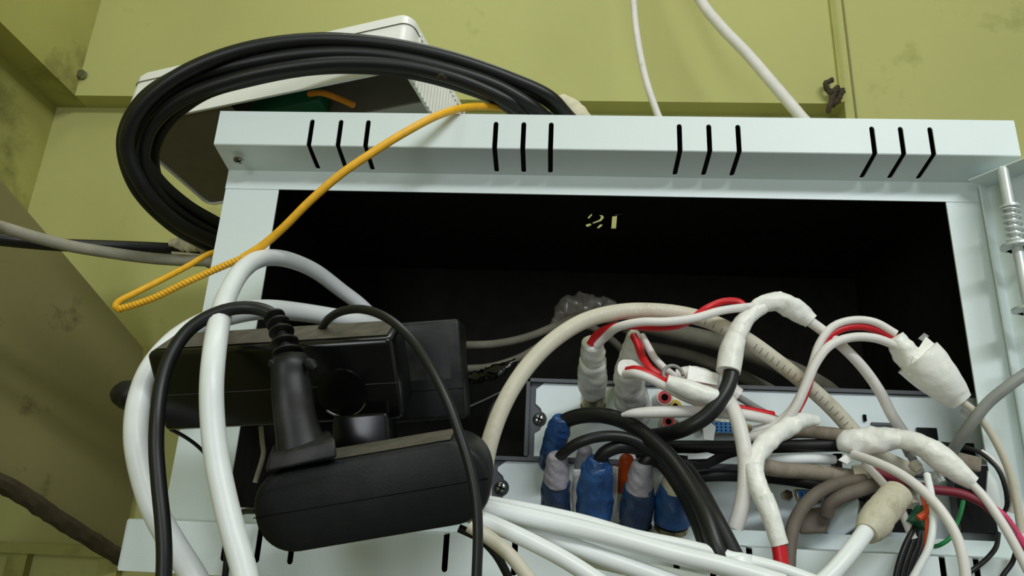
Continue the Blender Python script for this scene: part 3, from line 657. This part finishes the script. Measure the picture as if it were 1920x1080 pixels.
put('seam_line', pbox(A3 + V3 * .50 + U3 * .0 - N3 * .0001, U3 * .995, V3 * .010, N3 * .0006), 'black_hole', ad3, smooth=False)
put('dusty_top', pbox(A3 + U3 * .14 + N3 * .0045 - unit(V3) * .0007, U3 * .72, V3 * .006, N3 * .036), 'dust', ad3, smooth=False)
lower = thing('cable_bracket', 'grey beige strip end beside the large black plug', 'strip', P(490, 860, -.05))
cable('strip', [(489, 800, -.05), (492, 830, -.05), (494, 850, -.05), (486, 880, -.05), (478, 905, -.05)], 9, 'cable_dim', parent=lower)

# black block under the glossy adapter
o = slab('socket_block', frame((622, 780, -.112), (726, 772, -.112), (628, 866, -.108)), .03, 'plastic_black', None, .002)
tag(o, 'small black socket block wedged under the glossy adapter above the charcoal one', 'socket')

# big black mains plug with ribbed strain relief
pl = thing('mains_plug', 'large dark mains plug with ribbed cable neck standing on the charcoal adapter', 'plug', P(560, 880, -.15))
nb_ = [(503, 850, 880), ]
hull('plug_base', [P(x, y, yy) for x, y, yy in ((498, 886, -.160), (632, 858, -.160), (628, 822, -.160), (505, 852, -.160), (514, 832, -.144), (616, 806, -.144), (498, 880, -.128), (630, 852, -.128), (620, 815, -.13))], 'dusty_black', pl, .0015)
PB = [(566, 845, -.150, 96), (560, 815, -.151, 84), (553, 780, -.152, 78), (548, 740, -.153, 76), (545, 705, -.153, 72), (546, 680, -.153, 72), (546, 664, -.153, 54)]
C, R = path(PB, None, .0015); put('plug_body', sweep(C, R, 28, flat=.62), 'plastic_charcoal', pl, ang=60).data.materials[0] = M['dusty_black']
for (a, b) in (((508, 690), (520, 676)), ((574, 676), (592, 692))):
    put('grip_lug', lathe(P(*a, -.156), P(*b, -.156), [(0, .002), (.5, .0035), (1, .002)], 10), 'plastic_charcoal', pl)
C, R = path([(541, 668, -.153, 34), (533, 640, -.151, 30), (524, 612, -.148, 26), (512, 590, -.145, 23)], None, .001)
put('cable_neck', sweep(C, R * .72, 20), 'rubber_dark', pl)
T, N, Bb = frames(C)
for k, q in enumerate(np.linspace(.1, .94, 5)):
    i = int(q * (len(C) - 1)); tt = unit(T[i] + N[i] * .1)
    put('neck_rib', lathe(C[i] - tt * .0014, C[i] + tt * .0014, [(0, R[i] * .9), (.3, R[i] * 1.7), (.7, R[i] * 1.7), (1, R[i] * .9)], 24), 'dusty_black', pl)
cable('power_cord', [(514, 594, -.145), (500, 584, -.145), (470, 577, -.145), (430, 580, -.147), (385, 597, -.150), (348, 625, -.153), (320, 668, -.156), (303, 720, -.158), (295, 780, -.160), (293, 840, -.160), (298, 910, -.160), (305, 980, -.160), (308, 1040, -.160), (306, 1110, -.160)], 27, KB, parent=pl)

# black end sticking out at the far left
t = thing('cable_end', 'lumpy black plug end poking out left of the white cable loop', 'plug', P(235, 740, -.06))
tape('plug_end', [(280, 745, -.055, 50), (255, 742, -.055, 62), (232, 738, -.055, 54), (215, 734, -.055, 26)], 'rubber_dark', t, lump=.12, ridges=0)
cable('thin_wire', [(320, 805, -.08), (345, 818, -.07), (370, 836, -.06), (385, 852, -.055), (395, 875, -.05)], 7, KB, 'thin black wire under the glossy adapter in front of the white frame', 'wire')
cable('thin_wire', [(430, 1000, -.06), (440, 975, -.07), (455, 960, -.08), (480, 958, -.09)], 11, KB, 'short black wire curling behind the rounded end of the charcoal adapter', 'wire')
cable('thin_wire', [(420, 1100, -.06), (425, 1050, -.06), (428, 1000, -.06), (440, 972, -.06)], 12, 'rubber_dark', 'short dark wire on the lower rail behind the thick white cable', 'wire')

# thick white cables
cable('power_cable', [(742, 700, .10), (735, 640, .10), (682, 578, .07), (640, 545, .045), (590, 508, .012), (540, 487, -.02), (495, 484, -.052), (458, 503, -.085), (430, 545, -.115), (412, 600, -.145), (402, 660, -.165), (397, 720, -.17), (398, 780, -.17), (405, 850, -.17), (418, 920, -.17), (435, 990, -.17), (455, 1060, -.17), (466, 1110, -.17)], 36, 'cable_white', 'thick white cable hanging in front of the glossy adapter, bent over at the frame')
cable('power_cable', [(760, 720, .08), (745, 660, .08), (712, 618, .07), (670, 602, .045), (620, 594, .025), (560, 585, .0), (500, 580, -.028), (440, 588, -.055), (385, 605, -.07), (330, 638, -.08), (285, 690, -.09), (262, 750, -.095), (256, 820, -.10), (268, 890, -.10), (292, 960, -.10), (325, 1020, -.095), (360, 1075, -.09), (385, 1120, -.09)], 40, 'cable_white', 'thick white cable looping out left behind the glossy adapter')
cable('power_cable', [(600, 625, -.10), (612, 602, -.115), (640, 584, -.13), (680, 580, -.14), (725, 596, -.15), (770, 635, -.158), (808, 690, -.163), (838, 750, -.165), (862, 815, -.165), (882, 880, -.165), (893, 940, -.165), (896, 1000, -.165), (893, 1100, -.165)], 18, KB, 'slim black cord arching from the glossy adapter down past the charcoal one')
# ---------------------------------------------------------------- red and white wires, tape joints
CW, CO = 'cable_white', 'cable_offwhite'
t = thing('twin_wire', 'red and white wire pair arching from the left white plug to the tall tape joint', 'wire', P(1250, 600, -.05))
cable('red_wire', [(1106, 646, -.046), (1118, 628, -.050), (1142, 614, -.056), (1180, 611, -.062), (1225, 614, -.066), (1268, 611, -.066), (1298, 598, -.058), (1325, 578, -.050), (1358, 565, -.050), (1385, 566, -.052), (1398, 576, -.052)], 14, 'sleeve_red', parent=t, label='red wire')
cable('white_wire', [(1118, 648, -.046), (1135, 632, -.052), (1160, 613, -.068), (1200, 604, -.074), (1250, 603, -.074), (1300, 597, -.070), (1350, 583, -.064), (1400, 576, -.058), (1430, 574, -.054)], 16, CO, parent=t)
t = thing('twin_wire', 'red and white wires leaving the tapering white plug towards the white sleeves', 'wire', P(1230, 680, -.05))
cable('red_wire', [(1188, 630, -.036), (1196, 645, -.042), (1204, 668, -.048), (1220, 692, -.052), (1245, 708, -.052), (1262, 716, -.05)], 15, 'sleeve_red', parent=t, label='red wire')
cable('white_wire', [(1204, 630, -.034), (1214, 648, -.040), (1228, 672, -.044), (1250, 694, -.044), (1275, 712, -.04)], 14, CO, parent=t)
t = thing('twin_wire', 'red and white wires leaving the short bulky plug under the other pair', 'wire', P(1240, 720, -.06))
cable('red_wire', [(1176, 694, -.056), (1194, 692, -.062), (1215, 700, -.064), (1240, 712, -.062), (1280, 732, -.052), (1330, 752, -.045), (1390, 766, -.04), (1450, 778, -.034)], 14, 'sleeve_red', parent=t, label='red wire')
cable('white_wire', [(1172, 702, -.056), (1190, 700, -.064), (1215, 708, -.066), (1245, 724, -.062), (1290, 748, -.050), (1350, 768, -.044), (1410, 780, -.036)], 16, CO, parent=t)
t = thing('white_sleeve', 'long white tape sleeve lying over the red wire beside the black cable bend', 'cable sleeve', P(1300, 730, -.06))
tape('sleeve', [(1250, 716, -.064, 26), (1290, 729, -.064, 32), (1340, 748, -.062, 34), (1362, 756, -.060, 30)], 'tape_white', t, lump=.04, ridges=.1)
t = thing('white_sleeve', 'torn white tape sleeve right behind the long one', 'cable sleeve', P(1320, 710, -.04))
tape('sleeve', [(1268, 704, -.040, 22), (1300, 702, -.042, 30), (1340, 718, -.044, 34), (1375, 735, -.044, 34)], 'tape_white', t, lump=.08, ridges=.2, seed=4)
put('torn_flap', prism([P(1292, 685, -.052), P(1348, 703, -.052), P(1345, 722, -.054), P(1288, 712, -.054)], (0, .001, 0)), 'tape_white', t, smooth=False)
o = put('cable_ring', sweep([P(1262, 703, -.06) + np.array([.0062 * math.cos(a), .002 * math.sin(a), .0066 * math.sin(a)]) for a in np.linspace(0, 6.0, 40)], .0012, 8), 'cable_grey'); tag(o, 'small grey ring round the wires at the start of the white sleeves', 'ring')
cable('audio_cable', [(1352, 728, -.03), (1380, 742, -.03), (1420, 766, -.026), (1470, 792, -.02), (1520, 806, -.012), (1580, 822, -.004)], 13, 'cable_grey', 'slim grey cable slanting over the upper recorder below the black bend')
o = put('plug_shell', lathe(P(1365, 733, -.034), P(1383, 745, -.034), [(0, .006), (.2, .007), (1, .0065)], 16), CO); tag(o, 'small white plug shell at the start of the slim grey cable', 'plug')

t = thing('tape_joint', 'tall white tape joint arching highest over the recorders, black cable below it', 'tape joint', P(1380, 690, -.055))
tape('tape_wrap', [(1366, 697, -.060, 43), (1372, 660, -.058, 44), (1378, 636, -.057, 38)], 'tape_white', t, lump=.015, ridges=.06, seed=1)
tape('tape_wrap', [(1376, 640, -.057, 36), (1390, 610, -.056, 34), (1410, 588, -.055, 28), (1430, 576, -.054, 26)], 'tape_white', t, seed=2)
tape('tape_wrap', [(1405, 584, -.054, 20), (1432, 570, -.054, 30), (1460, 567, -.052, 36), (1486, 579, -.050, 38), (1510, 594, -.048, 34), (1521, 603, -.048, 29)], 'tape_white', t, seed=6, lump=.07)
put('tape_tip', prism([P(1452, 548, -.056), P(1464, 546, -.056), P(1500, 566, -.054), P(1470, 572, -.056)], (0, .001, 0)), 'tape_white', t, smooth=False)
cable('white_lead', [(1515, 600, -.048), (1545, 622, -.046), (1585, 655, -.044), (1620, 692, -.040), (1650, 735, -.034), (1672, 778, -.026), (1692, 808, -.018), (1715, 845, -.010)], 20, CO, parent=t)
cable('black_lead', [(1372, 690, -.060), (1368, 715, -.062), (1352, 748, -.064), (1325, 780, -.064), (1288, 802, -.060), (1248, 814, -.045), (1210, 820, -.028), (1180, 826, -.016)], 29, KB, parent=t, label='black lead curving out of the white tape')

t = thing('twin_wire', 'red and white pair arching into the wide white tape joint at right', 'wire', P(1600, 610, -.05))
A_ = [(1412, 806, -.034), (1445, 798, -.038), (1478, 775, -.042), (1502, 738, -.046), (1520, 692, -.048), (1536, 645, -.050), (1562, 612, -.050), (1600, 600, -.050), (1640, 604, -.050), (1680, 626, -.050)]
cable('white_wire', A_, 15, CO, parent=t)
cable('red_wire', [(1488, 780, -.040), (1508, 742, -.042), (1522, 700, -.044), (1536, 658, -.046), (1562, 625, -.047), (1600, 612, -.047), (1640, 617, -.047), (1682, 636, -.048)], 15, 'sleeve_red', parent=t, label='red wire')
cable('white_wire', [(1400, 822, -.036), (1450, 806, -.044), (1488, 770, -.052), (1510, 725, -.056), (1530, 680, -.058), (1556, 648, -.058), (1595, 633, -.056), (1640, 634, -.054), (1690, 652, -.052)], 17, CO, parent=t)
t = thing('tape_joint', 'wide white tape joint like a folded cone in front of the right frame', 'tape joint', P(1750, 690, -.045))
tape('tape_wrap', [(1676, 632, -.050, 34), (1694, 658, -.049, 44), (1712, 680, -.048, 46), (1724, 694, -.047, 40)], 'tape_white', t, seed=2, lump=.12)
tape('tape_cone', [(1719, 671, -.047, 84), (1740, 692, -.047, 82), (1765, 716, -.046, 70), (1790, 742, -.044, 52), (1802, 754, -.044, 40)], 'tape_white', t, lump=.03, ridges=.03, seed=5)
hull('tape_flap', [P(x, y, yy) for x, y, yy in ((1736, 630, -.049), (1750, 642, -.048), (1778, 672, -.047), (1702, 706, -.052), (1712, 668, -.058), (1755, 690, -.058))], 'tape_white', t, .0004)
put('tie_tip', pbox(P(1722, 634, -.048), P(1733, 624, -.048) - P(1722, 634, -.048), P(1731, 640, -.048) - P(1722, 634, -.048), np.array([0, .001, 0])), 'cable_grey', t, smooth=False)
cable('beige_lead', [(1798, 750, -.044), (1820, 765, -.044), (1850, 800, -.044), (1876, 845, -.044), (1896, 895, -.042), (1908, 950, -.040), (1915, 1000, -.038)], 14, 'cable_beige', parent=t)
cable('network_cable', [(1960, 680, -.06), (1925, 700, -.06), (1888, 726, -.058), (1852, 756, -.054), (1820, 796, -.048), (1795, 832, -.036), (1778, 860, -.020)], 21, 'cable_grey', 'grey cable curving in from the right edge of the door')

t = thing('tape_joint', 'lumpy white tape joint lying across, black cable entering its left end', 'tape joint', P(1700, 850, -.03))
tape('tape_wrap', [(1574, 830, -.022, 30), (1584, 830, -.024, 42), (1620, 828, -.028, 44), (1655, 824, -.032, 44), (1690, 822, -.036, 34)], 'tape_white', t, lump=.11, ridges=.4, seed=3)
tape('tape_wrap', [(1680, 822, -.034, 32), (1715, 830, -.040, 38), (1745, 846, -.044, 42), (1760, 858, -.046, 40)], 'tape_white', t, lump=.06, ridges=.15, seed=4)
tape('tape_wrap', [(1742, 844, -.044, 44), (1770, 865, -.047, 46), (1800, 889, -.050, 37), (1826, 907, -.052, 26)], 'tape_white', t, lump=.03, ridges=.08, seed=7)
cable('beige_lead', [(1815, 900, -.052), (1845, 932, -.056), (1872, 970, -.060), (1896, 1010, -.062), (1930, 1075, -.064)], 17, CO, parent=t)
put('tie_tail', prism([P(1572, 862, -.03), P(1585, 852, -.03), P(1598, 862, -.03), P(1588, 870, -.03)], (0, .002, 0)), 'tape_white', t, smooth=False)
cable('blank_lead', [(1600, 838, -.020), (1640, 850, -.012), (1680, 868, -.010), (1715, 885, -.010)], 26, 'cable_beige', parent=t)

t = thing('tape_joint', 'white tape joint bending down to a bright red cable at the bottom', 'tape joint', P(1430, 880, -.07))
tape('tape_wrap', [(1532, 788, -.040, 16), (1500, 790, -.046, 30), (1465, 808, -.054, 34), (1436, 832, -.062, 36), (1418, 858, -.068, 34), (1412, 884, -.072, 32)], 'tape_white', t, seed=5, lump=.08)
tape('tape_wrap', [(1410, 872, -.072, 32), (1420, 910, -.075, 34), (1434, 942, -.077, 36)], 'tape_white', t, seed=8, ridges=.5)
tape('tape_wrap', [(1430, 932, -.077, 36), (1444, 965, -.079, 34), (1456, 1004, -.080, 32), (1462, 1022, -.080, 31)], 'tape_white', t, seed=9, ridges=.08, lump=.02)
cable('red_cable', [(1456, 1004, -.080), (1463, 1040, -.080), (1468, 1110, -.080)], 28, 'sleeve_red', parent=t, label='bright red cable end')

cable('network_cable', [(1366, 752, -.058), (1378, 775, -.064), (1390, 815, -.068), (1398, 865, -.070), (1397, 910, -.070), (1388, 960, -.068), (1378, 990, -.066)], 29, CO, 'stout white cable hanging upright left of the bent tape joint')
cable('network_cable', [(1166, 778, -.050, 7), (1185, 775, -.053, 16), (1225, 773, -.054, 22), (1310, 772, -.052, 22), (1380, 776, -.046, 22), (1430, 784, -.040, 20), (1490, 800, -.03, 18)], None, CO, 'white cable running level across the upper recorder, under the sleeves')
cable('network_cable', [(1440, 828, .0), (1480, 812, -.01), (1520, 810, -.016), (1600, 818, -.02)], 24, 'cable_dusty', 'dusty grey cable behind the bent tape joint above the black cable')
cable('network_cable', [(1425, 866, -.030), (1470, 862, -.020), (1520, 861, -.014), (1564, 862, -.010)], 19, CW, 'short white cable end, level just under the straight black cable')
o = put('cable_stopper', pbox(P(1562, 850, -.012), P(1580, 850, -.012) - P(1562, 850, -.012), P(1562, 884, -.012) - P(1562, 850, -.012), np.array([0, .006, 0])), 'plastic_black', bev=.0008); tag(o, 'black stopper block closing the short white cable end', 'stopper')
o = put('tie_stub', prism([P(1290, 852, -.020), P(1326, 848, -.020), P(1340, 852, -.020), P(1326, 860, -.020), P(1290, 861, -.020)], (0, .002, 0)), CW, smooth=False); tag(o, 'white pointed tie end on the black cables, left of the upright white cable', 'cable tie')
o = put('tie_stub', prism([P(1318, 800, .02), P(1330, 790, .02), P(1342, 800, .02), P(1338, 826, .02), P(1320, 824, .02)], (0, .002, 0)), CW, smooth=False); tag(o, 'white scrap of tape beside the blue socket of the upper recorder', 'tape')
cable('network_cable', [(1420, 872, -.05), (1460, 880, -.036), (1510, 884, -.026), (1560, 889, -.020), (1610, 896, -.018), (1655, 905, -.018)], 29, 'cable_dusty', 'dusty beige cable running level under the white cable end')
tt = thing('cable_clip', 'pale lilac tape end of the dusty beige cable', 'tape', P(1640, 900, -.02))
tape('tape_wrap', [(1600, 890, -.024, 32), (1625, 890, -.026, 34), (1650, 906, -.028, 24)], 'tape_dirty', tt, seed=3)
cable('power_cable', [(1478, 1080, -.07), (1480, 1030, -.066), (1488, 985, -.060), (1508, 948, -.052), (1540, 920, -.044), (1580, 905, -.036), (1620, 900, -.030)], 25, 'cable_brown', 'grey brown cable curving down beside the red cable end')
t = thing('power_plug', 'grey brown plug with bent cable at the lower recorder, behind the curving cable', 'plug', P(1530, 1000, -.02))
hull('plug_body', [P(x, y, yy) for x, y, yy in ((1500, 955, -.03), (1560, 948, -.03), (1548, 1000, -.03), (1498, 1002, -.03), (1505, 955, .0), (1555, 950, .0), (1545, 1000, .0), (1500, 1002, .0))], 'cable_brown', t, .002)
cable('cord', [(1550, 965, -.034), (1556, 945, -.038), (1580, 930, -.040), (1615, 918, -.036), (1650, 905, -.030)], 26, 'cable_brown', parent=t)
o = hull('connector_shell', [P(x, y, yy) for x, y, yy in ((1562, 960, .0), (1590, 948, -.004), (1612, 930, -.004), (1606, 985, -.004), (1580, 1005, .0), (1545, 1005, .0), (1600, 1000, .008), (1570, 950, .01))], 'panel_silver', None, .001); tag(o, 'pale metal connector shell between the brown plug and the dirty taped cable', 'connector')

# taped thick white cable leaving at the bottom
t = thing('power_cable', 'thick white cable leaving the bottom edge with a dirty yellowed tape end', 'cable', P(1600, 1020, -.09))
cable('cable_jacket', [(1520, 1110, -.10), (1560, 1075, -.098), (1598, 1030, -.092), (1630, 988, -.082), (1652, 962, -.074)], 32, CW, parent=t)
tape('tape_wrap', [(1624, 1000, -.084, 40), (1634, 986, -.080, 54), (1658, 956, -.072, 56), (1684, 926, -.064, 52)], 'tape_dirty', t, seed=4, lump=.03)

# white cable bundle along the bottom
gb = 'bundle of white cables along the bottom rail'
bund = [
    ([(880, 945, -.115), (930, 957, -.115), (1000, 972, -.115), (1080, 990, -.115), (1160, 1010, -.115), (1260, 1038, -.115), (1350, 1060, -.115), (1470, 1095, -.115)], 36, CW, 'glossy white cable crossing in front, topmost wide one of the bottom bundle'),
    ([(880, 935, -.095), (940, 945, -.095), (1020, 960, -.095), (1100, 978, -.095), (1190, 1004, -.095), (1280, 1022, -.095), (1370, 1044, -.098), (1460, 1066, -.102), (1580, 1110, -.104)], 24, CW, 'slimmer white cable running along the upper edge of the bottom bundle'),
    ([(870, 960, -.125), (930, 985, -.125), (1000, 1018, -.125), (1060, 1050, -.125), (1130, 1095, -.125)], 32, CW, 'white cable below the topmost one, leaving the frame at lower centre'),
    ([(890, 965, -.105), (970, 990, -.105), (1060, 1020, -.108), (1150, 1052, -.110), (1240, 1085, -.110), (1290, 1105, -.110)], 34, CW, 'white cable in the middle of the bottom bundle, partly under the glossy one'),
    ([(880, 985, -.130), (920, 1010, -.130), (960, 1045, -.130), (1000, 1095, -.130)], 27, 'cable_beige', 'cream cable dropping steepest, leftmost of the bottom bundle'),
    ([(980, 1010, -.098), (1060, 1035, -.10), (1150, 1058, -.10), (1250, 1078, -.10), (1340, 1098, -.10)], 30, CW, 'white cable lowest in the bottom bundle, showing at the frame edge'),
    ([(890, 952, -.105), (930, 962, -.100), (980, 985, -.095), (1030, 1010, -.090), (1080, 1040, -.085)], 16, 'cable_dusty', 'thin dusty cable caught between the white ones of the bottom bundle')]
for p, w_, m, lb in bund: cable('network_cable', p, w_, m, lb, group=None)
cable('thin_wire', [(860, 990, -.12), (900, 1010, -.118), (930, 1040, -.116), (960, 1095, -.112)], 16, 'rubber_dark', 'black wire dropping left of the cream cable of the bottom bundle', 'wire')

# ---------------------------------------------------------------- tangle at the lower right
cable('network_cable', [(1600, 852, -.030), (1640, 866, -.044), (1690, 890, -.058), (1735, 925, -.066), (1770, 965, -.072), (1795, 1010, -.076), (1808, 1060, -.078), (1812, 1110, -.078)], 19, CO, 'off white cable sweeping in front of the tangle down to the bottom edge')
cable('network_cable', [(1620, 870, -.030), (1650, 900, -.040), (1678, 935, -.046), (1698, 975, -.048), (1712, 1010, -.048)], 16, CO, 'short off white cable ending in front of the black wire bunch')
t = thing('twin_wire', 'white and orange wire pair dropping right of the black wire bunch', 'wire', P(1745, 1000, -.06))
cable('white_wire', [(1738, 890, -.050), (1746, 930, -.060), (1750, 975, -.066), (1742, 1025, -.068), (1722, 1065, -.068), (1700, 1105, -.068)], 14, CW, parent=t)
cable('orange_wire', [(1728, 925, -.050), (1736, 960, -.058), (1738, 1000, -.062), (1732, 1040, -.063), (1718, 1070, -.063)], 8, 'wire_orange', parent=t, label='orange wire')
t = thing('wire_bunch', 'bunch of glossy black wires dropping to the bottom edge among the tangle', 'wire', P(1700, 1040, -.05))
for k, dx in enumerate((0, 11, 21, 30)):
    cable('black_wire', [(1728 + dx * .3, 950, -.046 + k * .003), (1716 + dx * .5, 985, -.050 + k * .003), (1698 + dx, 1020, -.052 + k * .003), (1684 + dx, 1060, -.054 + k * .003), (1674 + dx, 1110, -.054 + k * .003)], 10, KB, parent=t)
o = put('wire_nut', lathe(P(1728, 952, -.05), P(1716, 985, -.052), [(0, .003), (.2, .004), (1, .0055)], 14), 'tray_green'); tag(o, 'dark green sleeve gathering the black wire bunch', 'cable sleeve')
cable('orange_stub', [(1722, 972, -.060), (1735, 962, -.060), (1742, 948, -.060)], 13, 'wire_orange', 'short orange wire stub above the black wire bunch', 'wire')
cable('control_cable', [(1632, 882, -.030), (1665, 893, -.034), (1700, 905, -.040), (1750, 918, -.046), (1800, 925, -.050), (1845, 945, -.054), (1880, 978, -.058), (1900, 1005, -.060)], 17, 'sleeve_maroon', 'maroon cable crossing the tangle behind the white tape joint')
cable('control_cable', [(1858, 950, -.050), (1880, 966, -.052), (1895, 985, -.052), (1915, 1015, -.052), (1945, 1060, -.052)], 15, 'wire_pink', 'bright pink cable at the right edge beside the off white lead')
cable('control_wire', [(1806, 940, -.030), (1800, 965, -.036), (1790, 990, -.040), (1780, 1010, -.042), (1762, 1022, -.040), (1752, 1025, -.034)], 8, 'wire_green', 'green wire hooking down in front of the black terminal block', 'wire')
o = slab('terminal_plug', frame((1806, 868, -.006), (1822, 868, -.006), (1806, 892, -.006)), .006, 'wire_green', None, .0005); tag(o, 'small green terminal plug above the black terminal block', 'plug')
cable('thin_wire', [(1872, 1000, -.03), (1868, 1025, -.036), (1850, 1048, -.040), (1825, 1068, -.042), (1800, 1085, -.042)], 9, KB, 'black wire curving down to the left below the terminal block', 'wire')
cable('thin_wire', [(1906, 1030, -.04), (1898, 1055, -.04), (1880, 1080, -.04), (1868, 1110, -.04)], 9, KB, 'short black wire at the lower right corner', 'wire')
cable('thin_wire', [(1765, 832, -.014), (1800, 836, -.020), (1840, 850, -.026), (1870, 878, -.030), (1884, 912, -.030), (1888, 948, -.026), (1880, 965, -.02)], 8, KB, 'black wire looping round the right side of the tangle', 'wire')
cable('network_cable', [(1838, 848, -.022), (1870, 872, -.026), (1893, 905, -.028), (1902, 940, -.028), (1898, 962, -.026)], 15, CO, 'short off white cable curving at the right of the tangle behind the beige lead')
o = slab('connector_tail', frame((1790, 845, -.01), (1842, 858, -.01), (1788, 872, -.01)), .006, 'cable_dusty', None, .001); tag(o, 'clear dusty connector just right of the grey cable end', 'connector')
o = put('tape_scrap', prism([P(1853, 882, -.012), P(1870, 905, -.012), P(1878, 960, -.012), P(1850, 925, -.012)], (0, .0015, 0)), CW, smooth=False); tag(o, 'white pointed tape scrap on the black terminal block', 'tape')
for (q0, q1, w_, m, lb) in (((1700, 838, -.02), (1712, 862, -.026), 20, 'cable_grey', 'small grey plug under the lumpy tape joint'), ((1712, 868, -.03), (1725, 884, -.034), 22, 'cable_beige', 'small cream plug under the lumpy tape joint'), ((1752, 885, -.03), (1765, 905, -.032), 24, 'zinc', 'small metal plug behind the smooth end of the lumpy joint'), ((1690, 905, -.03), (1712, 948, -.036), 34, 'cable_beige', 'cream plug body above the black wire bunch')):
    a, b = P(*q0), P(*q1); r = rad(w_, a); o = put('small_plug', lathe(a, b, [(0, r * .8), (.1, r), (.6, r), (.62, r * .8), (1, r * .75)], 18), m); tag(o, lb, 'plug')
